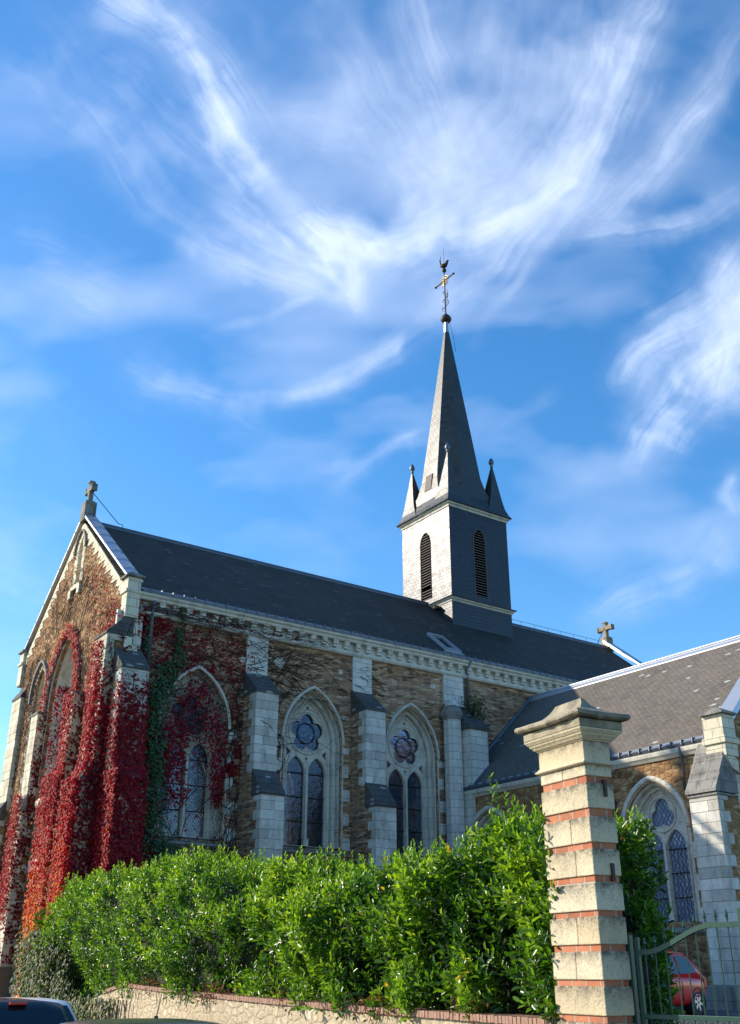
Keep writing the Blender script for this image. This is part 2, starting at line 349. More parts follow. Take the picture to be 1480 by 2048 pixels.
def foils(c, zc, nf, d, r, rc, ph, n=72):
    out = []
    for i in range(n):
        th = 2*PI*i/n; best = rc
        for k in range(nf):
            p = th-(ph+2*PI*k/nf); q = r*r-(d*math.sin(p))**2
            if q >= 0 and math.cos(p) > 0: best = max(best, d*math.cos(p)+math.sqrt(q))
        out.append((c+best*math.cos(th), zc+best*math.sin(th)))
    return out
def ring(mb, fr, c, zc, R, t, d, n=40, sx=5):
    pts = [(c+R*math.cos(2*PI*i/n), zc+R*math.sin(2*PI*i/n)) for i in range(n)]
    v = []; f = []
    for i, (x, z) in enumerate(pts):
        ux, uz = (x-c)/R, (z-zc)/R
        for k in range(sx):
            al = 2*PI*k/sx; v.append(fr(x+ux*t*math.cos(al), z+uz*t*math.cos(al), d+t*math.sin(al)))
    f = [(i*sx+k, i*sx+(k+1) % sx, ((i+1) % n)*sx+(k+1) % sx, ((i+1) % n)*sx+k) for i in range(n) for k in range(sx)]
    return mb.add(v, f)
def polytube(mb, fr, pts, t, d, sx=5):
    return mb.tube([fr(x, z, d) for x, z in pts], t, sx)

# ------------------------------------------------------------------ numpy noise
def vnoise(x, y, seed=0):
    x = np.asarray(x, float); y = np.asarray(y, float)
    xi, yi = np.floor(x).astype(np.int64), np.floor(y).astype(np.int64); fx, fy = x-xi, y-yi
    fx = fx*fx*(3-2*fx); fy = fy*fy*(3-2*fy)
    def h(a, b):
        n = (a*374761393 + b*668265263 + seed*982451653) & 0xffffffff
        n = ((n ^ (n >> 13))*1274126177) & 0xffffffff
        return ((n ^ (n >> 16)) & 0xffff)/65535.
    return (h(xi, yi)*(1-fx)+h(xi+1, yi)*fx)*(1-fy)+(h(xi, yi+1)*(1-fx)+h(xi+1, yi+1)*fx)*fy
def fbm(x, y, o=4, seed=0, g=.5):
    s = 0; a = 1; t = 0
    for i in range(o): s = s+a*vnoise(x*2**i, y*2**i, seed+i*17); t += a; a *= g
    return s/t
# ------------------------------------------------------------------ leaves
def leaves(name, m, P, AX, NR, ln, wd, rnd, parent, fold=.18, label=None):
    """P base points, AX leaf axis, NR leaf normal, arrays (n,3)"""
    n = len(P); AX = AX/np.linalg.norm(AX, axis=1, keepdims=True)
    B = np.cross(AX, NR); B /= (np.linalg.norm(B, axis=1, keepdims=True)+1e-9); Nn = np.cross(B, AX)
    ln = np.broadcast_to(ln, n)[:, None]; wd = np.broadcast_to(wd, n)[:, None]
    V = np.empty((n, 6, 3))
    V[:, 0] = P; V[:, 3] = P+AX*ln - Nn*ln*.12
    V[:, 1] = P+AX*ln*.32+B*wd*.46+Nn*wd*fold; V[:, 2] = P+AX*ln*.70+B*wd*.42+Nn*wd*fold
    V[:, 5] = P+AX*ln*.32-B*wd*.46+Nn*wd*fold; V[:, 4] = P+AX*ln*.70-B*wd*.42+Nn*wd*fold
    base = (np.arange(n)*6)[:, None]
    F = np.concatenate([base+np.array([0, 1, 2, 3]), base+np.array([0, 3, 4, 5])], 1).reshape(-1, 4)
    me = bpy.data.meshes.new(name); me.vertices.add(n*6); me.vertices.foreach_set('co', V.reshape(-1).astype(np.float32))
    me.loops.add(n*8); me.loops.foreach_set('vertex_index', F.reshape(-1).astype(np.int32))
    me.polygons.add(n*2); me.polygons.foreach_set('loop_start', (np.arange(n*2)*4).astype(np.int32))
    me.polygons.foreach_set('loop_total', np.full(n*2, 4, dtype=np.int32))
    me.update(calc_edges=True)
    a = me.attributes.new('rnd', 'FLOAT', 'POINT'); a.data.foreach_set('value', np.repeat(np.clip(rnd, 0, 1), 6).astype(np.float32))
    me.materials.append(m); o = bpy.data.objects.new(name, me); COL.objects.link(o); relink(o, parent)
    if label: o['label'] = label
    return o
# ---- the line of the garden wall: s along it, t behind its face
DW = np.array([.14, .99])/math.hypot(.14, .99); DE = np.array([DW[1], -DW[0]]); C0 = np.array([-5.519, -26.862])
def WL(s, t, z): return Vector((C0[0]+DW[0]*s+DE[0]*t, C0[1]+DW[1]*s+DE[1]*t, z))

# ------------------------------------------------------------------ high cirrus sheet, 1.5 km up, lit by the sun
def pixel_dir(x, y):
    f = np.array([math.sin(YAW)*math.cos(PITCH), math.cos(YAW)*math.cos(PITCH), math.sin(PITCH)])
    r = np.array([math.cos(YAW), -math.sin(YAW), 0]); u = np.cross(r, f)
    return f+(x[..., None]-740)/FPX*r-(y[..., None]-1024)/FPX*u
STREAKS = [
    ([(300,-40),(372,60),(425,170),(470,260),(520,330),(560,390)], 11, .55), ([(450,290),(510,350),(575,420),(640,500),(690,590)], 12, .5), ([(1290,20),(1235,160),(1190,290),(1110,370),(1000,430),(900,450)], 20, .5),
    ([(420,230),(450,330),(500,410),(580,500),(680,560)], 10, .35), ([(700,440),(760,490),(830,500),(900,470)], 30, .4), ([(1230,250),(1150,400),(1060,520),(980,650)], 9, .22), ([(1180,300),(1090,440),(1000,570)], 8, .2),   # points (x, y), width, strength
    ([(255,-40),(340,50),(395,140),(440,220),(470,290),(520,345),(570,400),(640,470),(690,540),(697,610)], 26, .95),
    ([(180,-60),(300,20),(400,120),(470,220),(500,300)], 60, .42),
    ([(80,50),(150,150),(215,260),(300,400),(420,500),(560,560),(690,590)], 55, .24),
    ([(200,120),(330,260),(440,330),(560,430),(680,520)], 85, .30),
    ([(330,470),(450,530),(560,560),(650,585),(700,600)], 26, .38),
    ([(430,400),(520,470),(600,520),(700,540)], 34, .50),
    ([(560,380),(640,450),(740,480),(830,450),(900,400)], 60, .58),
    ([(690,440),(700,500),(700,560),(694,618)], 24, .60),
    ([(620,500),(700,500),(790,480)], 45, .48),
    ([(1340,-60),(1270,60),(1215,180),(1180,270),(1130,350),(1040,420),(950,455),(850,470),(760,520),(700,590)], 52, .66),
    ([(1200,-80),(1190,60),(1170,180),(1110,290),(1030,370),(900,420),(780,470)], 95, .34),
    ([(1080,-80),(1060,60),(1020,200),(940,300),(840,380)], 100, .24),
    ([(820,-60),(840,60),(870,160),(900,260),(940,360)], 70, .26),
    ([(620,-50),(700,80),(760,200),(830,300),(900,370)], 70, .22),
    ([(560,240),(680,280),(790,300),(900,390)], 45, .28),
    ([(1440,180),(1360,280),(1280,370),(1200,440),(1150,480)], 34, .34),
    ([(1480,380),(1400,440),(1320,470),(1240,480),(1150,475)], 30, .36),
    ([(1500,40),(1420,170),(1330,300),(1240,420)], 45, .20),
    ([(1500,500),(1470,560),(1430,620),(1350,680),(1290,720),(1260,760)], 46, .85),
    ([(1510,640),(1440,700),(1390,760),(1350,830),(1310,890),(1290,950)], 52, 1.05),
    ([(1500,760),(1440,800),(1390,860),(1350,930)], 42, .50),
    ([(1500,560),(1480,680),(1460,800)], 60, .7),
    ([(1210,340),(1150,420),(1090,500),(1010,590),(960,680)], 26, .22),
    ([(1130,330),(1080,420),(1000,520),(900,600),(830,660),(740,720),(640,770),(540,800),(430,800),(300,740)], 26, .34),
    ([(1010,420),(940,500),(860,610),(800,660)], 24, .16),
    ([(860,640),(780,690),(690,740),(590,780),(520,800)], 20, .30),
    ([(240,760),(330,770),(410,800),(520,860),(600,900)], 30, .22),
    ([(270,700),(330,740),(400,790)], 34, .20),
    ([(620,945),(700,935),(780,905),(850,870)], 18, .30),
    ([(670,975),(760,925),(840,860)], 16, .20),
    ([(440,655),(520,640),(580,610),(640,590)], 10, .26),
    ([(1500,1120),(1420,1150),(1340,1175),(1240,1200),(1180,1230)], 30, .36),
    ([(1480,1050),(1400,1120),(1300,1190)], 40, .16),
    ([(1120,790),(1060,830),(980,880)], 20, .18), ([(1480,960),(1470,1000),(1500,1040)], 26, .3),
    ([(-80,480),(60,520),(220,600),(320,660)], 60, .16), ([(-60,140),(60,180),(160,260)], 60, .16),
    ([(-80,760),(60,800),(180,900)], 60, .10), ([(-80,1140),(60,1180),(180,1220)], 70, .16),
]
def cloud_density(X, Y):
    wx = (fbm(X/260, Y/260, 3, 3)-.5)*70+(fbm(X/60, Y/60, 3, 5)-.5)*16
    wy = (fbm(X/260, Y/260, 3, 9)-.5)*70+(fbm(X/60, Y/60, 3, 8)-.5)*16
    x, y = X+wx, Y+wy; D = np.zeros_like(X)
    for k, (pts, w, st) in enumerate(STREAKS):
        best = np.full(X.shape, 1e9); sb = np.zeros_like(X); eb = np.zeros_like(X); acc = 0.
        tot = sum(math.dist(a, b) for a, b in zip(pts, pts[1:]))
        for a, b in zip(pts, pts[1:]):
            L = math.dist(a, b); ux, uy = (b[0]-a[0])/L, (b[1]-a[1])/L
            t = np.clip((x-a[0])*ux+(y-a[1])*uy, 0, L); dx, dy = x-a[0]-t*ux, y-a[1]-t*uy
            d = np.hypot(dx, dy); m = d < best
            best = np.where(m, d, best); sb = np.where(m, acc+t, sb); eb = np.where(m, np.where(ux*dy-uy*dx > 0, d, -d), eb); acc += L
        fade = np.clip(np.minimum(sb, tot-sb)/(tot*.22)+.25, 0, 1)
        fib = .5*fbm(sb/260, eb/(9+w*.2), 3, 40+k, .55)+.5*fbm(sb/90+eb/40, eb/(3.5+w*.05)+sb/400, 4, 140+k, .62)
        wob = w*(.55+.75*vnoise(sb/120, sb*0, 90+k))*(1+.5*(fbm(sb/45, sb*0+k, 3, 190+k)-.5))
        D += st*fade*np.exp(-(best/wob)**2)*np.clip(.34+(fib-.28)*1.5, .05, 1.5)
    # broad thin veil between the two arms
    veil = np.clip(fbm(x/330+5, y/330, 5, 61, .55)-.24, 0, 1)*np.exp(-((X-880)/430)**2-((Y-150)/290)**2)*.85*(.55+.9*fbm((x+y*.35)/70, (y-x*.2)/260, 4, 215, .55))
    patchy = np.clip(fbm(x/170, y/170, 5, 221, .6)*2.4-.55, .25, 1.25)
    D = D*patchy
    veil += np.clip(fbm(x/300+5, y/120, 4, 71)-.45, 0, 1)*.55*np.exp(-((Y-700)/700)**2)
    D = D+veil
    return (1-np.exp(-1.25*D))*.93
def build_clouds():
    st = 3.2; xs = np.arange(-420, 1910, st); ys = np.arange(-260, 1640, st); X, Y = np.meshgrid(xs, ys)
    D = cloud_density(X, Y); d = pixel_dir(X, Y); ez = d[..., 2]/np.linalg.norm(d, axis=-1)
    border = np.clip(np.minimum(np.minimum(X+420, 1905-X), np.minimum(Y+260, 1640-Y))/120, 0, 1)
    D = D*border*np.clip((ez-.11)/.08, 0, 1)
    H = 1500.; tt = H/np.maximum(d[..., 2], .12*np.linalg.norm(d, axis=-1))
    P = np.array(CAM)+d*tt[..., None]; ny, nx = X.shape
    i = np.arange(ny-1)[:, None]*nx+np.arange(nx-1)[None]; F = np.stack([i, i+1, i+nx+1, i+nx], -1).reshape(-1, 4)
    keep = D.reshape(-1)[F].max(1) > .004; F = F[keep]
    used, inv = np.unique(F, return_inverse=True); F = inv.reshape(-1, 4)
    me = bpy.data.meshes.new('clouds'); me.vertices.add(len(used)); me.vertices.foreach_set('co', P.reshape(-1, 3)[used].reshape(-1).astype(np.float32))
    me.loops.add(len(F)*4); me.loops.foreach_set('vertex_index', F.reshape(-1).astype(np.int32)); me.polygons.add(len(F))
    me.polygons.foreach_set('loop_start', (np.arange(len(F))*4).astype(np.int32)); me.polygons.foreach_set('loop_total', np.full(len(F), 4, dtype=np.int32)); me.update(calc_edges=True)
    a = me.attributes.new('dens', 'FLOAT', 'POINT'); a.data.foreach_set('value', D.reshape(-1)[used].astype(np.float32))
    m, t, b, out = mat('cirrus'); m.node_tree.nodes.remove(b)
    al = t.n('ShaderNodeAttribute', attribute_name='dens').outputs['Fac']
    tl = t.n('ShaderNodeBsdfTranslucent', {0: (.84, .86, .89, 1)}); tp = t.n('ShaderNodeBsdfTransparent')
    mx = t.n('ShaderNodeMixShader', {0: al, 1: tp.outputs[0], 2: tl.outputs[0]}); t.t.links.new(mx.outputs[0], out.inputs[0])
    me.materials.append(m); me.polygons.foreach_set('use_smooth', [True]*len(me.polygons))
    o = bpy.data.objects.new('clouds', me); COL.objects.link(o); o['kind'] = 'structure'
build_clouds()

# ------------------------------------------------------------------ the church
GZ = .65; U0, U1, VW = 0., 32.8, 12.18; MID = 6.09; EZ = 14.5; RZ = 19.54
CH = thing('church', 'stone church with slate roofs, a slate clad steeple and pointed windows behind the laurel hedge', 'church', (0, 0, GZ))
WINX = [3.15, 8.30, 13.2, 18.3, 23.3, 28.3]
GA, GR = .95, 1.87            # nave window glass half width, arch radius
WZ0, WZS = 6.05, 9.95
mb = MB()
holes = [arch(x, WZ0-.12, WZS, GA+.36, GR+.36) for x in WINX[:3]]
slab(mb, FS, [(.2, GZ-1), (32.6, GZ-1), (32.6, 13.72), (.2, 13.72)], holes, 0, -.75)
mb.build('wall', M['rubble'], CH)
mb = MB(); slab(mb, FN_, [(.2, GZ-1), (32.6, GZ-1), (32.6, 14.3), (.2, 14.3)], [arch(x, WZ0, WZS, GA+.1, GR+.1) for x in WINX], 0, -.75)
mb.build('wall', M['rubble'], CH)
mb = MB(); mb.box((32.2, .25, GZ), (32.8, 11.9, 14.4)); mb.prism([(.25, 14.4), (11.9, 14.4), (MID, 19.4)], 32.2, 32.8, lambda p, t: (t, p[0], p[1])); mb.build('wall', M['rubble'], CH)
# front gable
LZ0, LZS = 8.0, 12.55
gh = [arch(MID, 7.9, 11.75, 1.55, 2.86), arch(9.15, LZ0, LZS, .62, 1.15), arch(6.05, 16.62, 18.15, .21, .55)]
mb = MB(); slab(mb, FW, [(.25, GZ-1), (11.93, GZ-1), (11.93, 14.6), (MID, 19.42), (.25, 14.6)], gh, 0, -.95); mb.build('wall', M['rubble_warm'], CH)
mb = MB(); mb.box((.5, .9, GZ), (32.2, 11.3, GZ+.05)); mb.build('floor', M['plaster'], CH)
# windows of the nave
PROF = [(-.02, -.56), (0, -.46), (.04, -.40), (.09, -.40), (.11, -.44), (.15, -.44), (.16, -.30), (.20, -.25), (.25, -.25), (.28, -.30), (.32, -.29), (.33, -.10), (.37, -.05), (.42, -.05), (.44, .02), (.50, .02), (.50, -.05)]
def tracery2(fr, c, z0, zs, a, r, zr, rr, nf, zl, hwl, dt, dp, parent, kind=5, glass_m='glass'):
    """two lancets under a foiled rose, stone plate between dt and dp"""
    mb = MB(); hs_ = []
    lc = a/2+.005
    rl = hwl*1.75; apz = math.sqrt(rl*rl-(rl-hwl)**2)
    for sg in (-1, 1): hs_.append(arch(c+sg*lc, z0+.02, zl-apz, hwl, rl, 8))
    if kind == 5: fo = foils(c, zr, 5, rr*.54, rr*.37, rr*.50, PI/2)
    else: fo = foils(c, zr, 3, rr*.42, rr*.50, .1, PI/2)
    hs_.append(fo)
    if kind == 5:
        for sg in (-1, 1): hs_.append([(c+sg*(a-.03), zr-.62), (c+sg*(a-.02), zr-1.0), (c+sg*(a-.22), zr-.80)])
        for sg in (-1, 1): hs_.append([(c+sg*.43, zr+.70), (c+sg*.52, zr+.62), (c+sg*.49, zr+.76)])
        hs_.append([(c+.06*math.cos(k*PI/3), zr+1.02+.06*math.sin(k*PI/3)) for k in range(6)])
        hs_.append([(c-.07, zr-.98), (c+.07, zr-.98), (c, zr-1.12)])
    else:
        hs_.append([(c-.06, zr-rr*.93), (c+.06, zr-rr*.93), (c, zr-rr*1.12)])
    slab(mb, fr, arch(c, z0, zs, a+.03, r+.03, 14), hs_, dt, dp)
    ring(mb, fr, c, zr, rr*.97, .035, dt+.02, 44)
    n = len(fo); mb.tube([fr(x, z, dt) for x, z in fo+[fo[0]]], .026, 5)
    for sg in (-1, 1):
        L = arch(c+sg*lc, z0+.02, zl-apz, hwl+.035, rl+.035, 9); polytube(mb, fr, L, .028, dt+.015)
    mb.box((c-.05, z0, dt), (c+.05, zl-apz+.2, dt+.09), lambda x, z, d: fr(x, z, d)); mb.box((c-.11, z0, dt), (c+.11, z0+.28, dt+.13), lambda x, z, d: fr(x, z, d))
    mb.build('tracery', M['trim'], parent)
    g = MB(); ot = arch(c, z0, zs, a+.02, r+.02, 14); gd = (dt+dp)/2-.02
    g.add([fr(x, z, gd) for x, z in ot], [tuple(range(len(ot)))]); g.build('glass_pane', M[glass_m], parent, recalc=False)
    h = zl-apz-z0; nb_ = max(3, int(round(h/.95)))
    for sg in (-1, 1):
        for k in range(1, nb_+1):
            z = z0+h*k/nb_
            b = MB(); b.tube([fr(c+sg*lc-hwl, z, gd+.05), fr(c+sg*lc+hwl, z, gd+.05)], .02, 5); b.build('saddle_bar', M['iron'], parent)
    if kind == 5: b = MB(); ring(b, fr, c, zr, rr*.47, .02, gd+.05, 30); b.build('iron_ring', M['iron'], parent)
    else:
        for sg in (-1, 1):
            for k in range(-2, 3): b = MB(); b.tube([fr(c+sg*lc+k*hwl*.36, z0, gd+.09), fr(c+sg*lc+k*hwl*.36, zl-apz+.1, gd+.09)], .011, 4); b.build('upright_bar', M['iron'], parent)
def quoins(m, parent, fr, c, a, z0, z1, rowh, w2, d, ph=0):
    k = 0; z = z0
    while z < z1-.05:
        for sg in (-1, 1):
            if (k+ph) % 2 == 0:
                w = w2+random.uniform(-.06, .06)
                x0, x1 = (c+a, c+w) if sg > 0 else (c-w, c-a)
                mb = MB(); mb.box((x0, z+.004, -.05), (x1, min(z+rowh, z1)-.004, d+random.uniform(0, .012)), lambda x, zz, dd: fr(x, zz, dd)); mb.build('quoin', M[m], parent)
        z += rowh; k += 1
def nave_window(c):
    mb = MB(); sweep(mb, FS, c, WZ0-.02, WZS, GA, GR, PROF, 14)
    w = mb.build('window', M['trim'], CH, smooth=False)
    tracery2(FS, c, WZ0, WZS, GA, GR, 10.38, .86, 5, 9.42, .40, -.46, -.60, w)
    h = MB(); sweep(h, FS, c, WZS+.02, WZS+.05, GA, GR, [(.42, -.02), (.41, .09), (.46, .12), (.51, .10), (.53, .03), (.53, -.05)], 14)
    h.build('hood_mould', M['trim'], w)
    quoins('ashlar', w, FS, c, GA+.49, WZ0-.1, WZS-.05, .46, GA+.80, .015)
    s = MB()
    s.prism([(-.62, 6.06), (.0, 5.88), (.10, 5.84), (.10, 5.76), (.03, 5.70), (-.62, 5.70)], c-1.62, c+1.62, lambda p, t: FS(t, p[1], p[0]))
    s.build('sill', M['capstone_light'], w)
for x in WINX[:3]: nave_window(x)
for x in WINX:   # windows of the far wall seen through the near ones
    mb = MB(); sweep(mb, FN_, x, WZ0, WZS, GA+.1, GR+.1, [(0, -.75), (0, -.3), (.1, .02)], 8); w = mb.build('window', M['trim'], CH)
    g = MB(); ot = arch(x, WZ0, WZS, GA+.08, GR+.08, 10); g.add([FN_(a, z, -.4) for a, z in ot], [tuple(range(len(ot)))]); g.build('glass_pane', M['glass'], w, recalc=False)
    b = MB(); b.box((x-.07, 11.43, WZ0), (x+.07, 11.61, 11.3)); b.build('mullion', M['trim'], w)
# cornice, corbels, string course
c0 = .3
mb = MB(); mb.box((c0, .18, 13.86), (32.3, .6, 14.30)); band = mb.build('cornice', M['ashlar'], CH)
mb = MB(); mb.prism([(.6, 14.26), (-.02, 14.26), (-.06, 14.30), (-.06, 14.36), (-.14, 14.42), (-.16, 14.50), (.6, 14.50)], c0, 32.3, lambda p, t: (t, p[0], p[1])); mb.build('upper_moulding', M['trim'], band)
mb = MB(); mb.prism([(.3, 13.90), (.10, 13.90), (.06, 13.84), (.06, 13.80), (.12, 13.72), (.3, 13.70)], c0, 32.3, lambda p, t: (t, p[0], p[1])); mb.build('string_course', M['trim'], band)
cme = None
for k in range(56):
    x = 1.40+.5565*k
    if cme is None:
        mb = MB(); mb.box((-.11, 0, 14.08), (.11, .2, 14.25)); mb.box((-.11, .055, 13.97), (.11, .2, 14.083)); mb.box((-.13, -.02, 14.20), (.13, .2, 14.262))
        cme = mb.build('corbel', M['trim'], band, bevel=.012); cme.location.x = x
    else:
        o = cme.copy(); COL.objects.link(o); o.location.x = x
# roof of the nave
def roofslope(mb, u0, u1, ya, za, yb, zb, t=.12):
    mb.prism([(ya, za), (yb, zb), (yb, zb-t), (ya, za-t)], u0, u1, lambda p, s: (s, p[0], p[1]))
k = (RZ-14.56)/(MID+.06)
mb = MB(); roofslope(mb, .45, 32.5, -.06, 14.56, MID, RZ); roofslope(mb, .45, 32.5, 2*MID+.06, 14.56, MID, RZ)
RF = mb.build('roof', M['slate'], CH)
mb = MB(); mb.tube([(.45, MID, RZ+.02), (32.5, MID, RZ+.02)], .07, 8)
for i in range(-1, 2, 2): mb.prism([(MID, RZ+.03), (MID+i*.2, RZ+.03-.2*k), (MID+i*.2, RZ-.2*k)], .45, 32.5, lambda p, s: (s, p[0], p[1]))
mb.build('ridge_cap', M['zinc_dark'], RF)
mb = MB(); mb.tube([(23.3, MID, RZ+.30), (32.2, MID, RZ+.30)], .012, 5)
for i in range(9): mb.tube([(23.6+i*1.05, MID, RZ), (23.6+i*1.05, MID, RZ+.3)], .012, 4)
mb.build('lightning_conductor', M['iron'], RF)
mb = MB(); mb.tube([(.15, MID, 21.0), (1.55, MID, RZ+.22), (1.75, MID, RZ+.2), (1.8, MID, RZ)], .018, 5); mb.tube([(32.75, MID, 20.9), (31.9, MID, RZ+.1)], .018, 5); mb.build('lightning_cable', M['iron'], RF)
# gutter: lead strip standing at the roof foot with ticks
mb = MB(); mb.prism([(-.17, 14.505), (-.19, 14.60), (-.15, 14.64), (-.12, 14.60), (-.10, 14.505)], .5, 32.3, lambda p, s: (s, p[0], p[1]))
for i in range(70):
    x = .8+i*.452; mb.box((x-.018, -.205, 14.52), (x+.018, -.06, 14.70))
mb.build('gutter', M['zinc_dark'], RF)
mb = MB(); mb.prism([(-.02, 14.64), (.10, 14.735), (.10, 14.75), (-.03, 14.66)], .5, 32.3, lambda p, s: (s, p[0], p[1])); mb.build('gutter_flashing', M['zinc'], RF)
# skylight
def onroof(u, y, h=0.): n = Vector((0, -k, 1)).normalized(); return Vector((u, y, 14.56+(y+.06)*k))+n*h
mb = MB(); a_, b_ = (15.45, .45), (16.25, 1.75)
def rbox(mb, u0, y0, u1, y1, h0, h1):
    v = [onroof(u, y, h) for h in (h0, h1) for u, y in ((u0, y0), (u1, y0), (u1, y1), (u0, y1))]
    mb.add(v, [(0,3,2,1),(4,5,6,7),(0,1,5,4),(1,2,6,5),(2,3,7,6),(3,0,4,7)])
for q in ((15.4,.42,15.5,1.8),(16.2,.42,16.3,1.8),(15.5,.42,16.2,.55),(15.5,1.67,16.2,1.8)): rbox(mb, *q, 0, .13)
rbox(mb, 15.3, .28, 16.4, .42, 0, .04); SKL = mb.build('skylight', M['zinc'], RF)
# ---- gable dressings
mb = MB()
ga = math.atan2(14.6-19.42, MID-.25); nrm = .79
def rk(v, off=0.): return 15.02+(MID-abs(v-MID)-(-.1))*(19.93-15.02)/(MID+.1)+off
for sg in (0, 1):
    pr = []
    mb2 = MB(); L = [(-.12, .0), (MID, 0)]
    pts = [(v if not sg else 2*MID-v) for v in (-.12, MID)]
    f = lambda v: 14.98+((v+.12) if not sg else (2*MID+.12-v))*(19.90-14.98)/(MID+.12)
    v = []
    for vv in (pts[0]+(.02 if not sg else -.02), pts[1]):
        z = f(vv); v += [(-.07, vv, z-.13), (.48, vv, z-.13), (.48, vv, z-.02), (.2, vv, z+.05), (-.07, vv, z-.03)]
    mb2.add(v, [(0,1,2,3,4), (9,8,7,6,5)]+[(i, (i+1) % 5, (i+1) % 5+5, i+5) for i in range(5)])
    for j in range(1, 8):
        t = j/8; vv = pts[0]+(pts[1]-pts[0])*t; z = f(vv)
        mb2.add([(-.08, vv-.015, z-.12), (-.08, vv-.015, z-.015), (.2, vv-.015, z+.065), (.49, vv-.015, z-.005), (.49, vv+.015, z-.005), (.2, vv+.015, z+.065), (-.08, vv+.015, z-.015), (-.08, vv+.015, z-.12)], [(0,1,2,3,4,5,6,7), (1,2,5,6), (2,3,4,5), (0,1,6,7)])
    mb2.build('gable_coping', M['zinc'], CH)
    for kk in range(15):
        t = kk/15; v0 = .1+(MID-.25)*t; z0 = 14.35+kk*.333
        vtop = (z0+.333-14.62)/((19.42-14.6)/(MID-.25))+.25; vb = (z0-14.62)/((19.42-14.6)/(MID-.25))+.25
        ext = .34+(.2 if kk % 2 else .0)
        quad = [(max(.2, vb)-0.02, z0+.005), (max(.2, vtop)+ext, z0+.005), (max(.2, vtop)+ext*.62, z0+.325), (max(.2, vtop)-.02, z0+.325)]
        if sg: quad = [(2*MID-a, b) for a, b in quad]
        mb.prism(quad, -.03, .022+random.random()*.01, lambda p, t: FW(p[0], p[1], t))
mb.build('gable_quoins', M['ashlar_warm'], CH)
for v0, v1 in ((-.12, .38), (11.80, 12.30)):   # kneelers
    mb = MB(); mb.box((-.10, v0, 13.45), (.42, v1, 15.0)); mb.box((-.16, v0-.04, 14.40), (.46, v1+.04, 14.52)); kn = mb.build('kneeler', M['ashlar_warm'], CH, bevel=.015)
    mb = MB(); cx, cy = .16, (v0+v1)/2; mb.add([(-.2, v0-.1, 15.0), (.52, v0-.1, 15.0), (.52, v1+.1, 15.0), (-.2, v1+.1, 15.0), (-.2, v0-.1, 15.07), (.52, v0-.1, 15.07), (.52, v1+.1, 15.07), (-.2, v1+.1, 15.07), (cx, cy, 15.32)], [(0,1,2,3),(0,1,5,4),(1,2,6,5),(2,3,7,6),(3,0,4,7),(4,5,8),(5,6,8),(6,7,8),(7,4,8)])
    mb.build('kneeler_cap', M['capstone_light'], kn)
def stone_cross(x, z0, zt, arm, m, thick=.105):
    mb = MB(); zp = z0+(zt-z0)*.36
    mb.box((x-.26, MID-.26, z0-.35), (x+.26, MID+.26, zp)); mb.box((x-.2, MID-.2, zp-.02), (x+.2, MID+.2, zp+.06))
    mb.box((x-thick, MID-thick, zp), (x+thick, MID+thick, zt)); mb.box((x-thick-.004, MID-arm, zt-.52), (x+thick+.004, MID+arm, zt-.27))
    mb.box((x-thick-.03, MID-thick-.03, zt-.09), (x+thick+.03, MID+thick+.03, zt+.01))
    for s in (-1, 1): mb.box((x-thick-.03, MID+s*arm-.06, zt-.56), (x+thick+.03, MID+s*arm+.06, zt-.23))
    return mb.build('gable_cross', m, CH, bevel=.025)
stone_cross(.15, 19.8, 21.42, .37, M['capstone_light']); stone_cross(32.75, 19.6, 21.12, .52, M['pcap'], .12)
mb = MB(); mb.add([(32.4, -.1, 14.75), (33., -.1, 14.75), (33., MID, 19.78), (32.4, MID, 19.78), (32.4, -.1, 14.95), (33., -.1, 14.95), (33., MID, 19.98), (32.4, MID, 19.98)], [(0,1,2,3),(4,5,6,7),(0,1,5,4),(1,2,6,5),(2,3,7,6),(3,0,4,7)]); mb.build('gable_coping', M['zinc'], CH)
# blind lancet high in the gable
mb = MB(); sweep(mb, FW, 6.05, 16.6, 18.15, .21, .55, [(-.01, -.3), (0, 0.), (.04, .03), (.34, .03), (.36, 0), (.36, -.05)], 10); lw = mb.build('window', M['ashlar_warm'], CH)
mb = MB(); ot = arch(6.05, 16.6, 18.15, .23, .57); mb.add([FW(a, z, -.28) for a, z in ot], [tuple(range(len(ot)))]); mb.build('blind_panel', M['ashlar_warm'], lw, recalc=False)
quoins('ashlar_warm', lw, FW, 6.05, .34, 16.6, 18.3, .42, .62, .02)
mb = MB(); sweep(mb, FW, 6.05, 18.1, 18.15, .21, .55, [(.36, 0), (.37, .11), (.46, .12), (.47, 0)], 10); mb.build('hood_mould', M['capstone_light'], lw)
mb = MB(); mb.prism([(-.1, 16.62), (.12, 16.52), (.12, 16.34), (-.1, 16.30)], 5.55, 6.55, lambda p, t: FW(t, p[1], p[0]))
for s in (5.42, 6.42): mb.box((s, 16.02, -.02), (s+.26, 16.40, .14), lambda x, z, d: FW(x, z, d))
mb.build('sill', M['ashlar_warm'], lw)
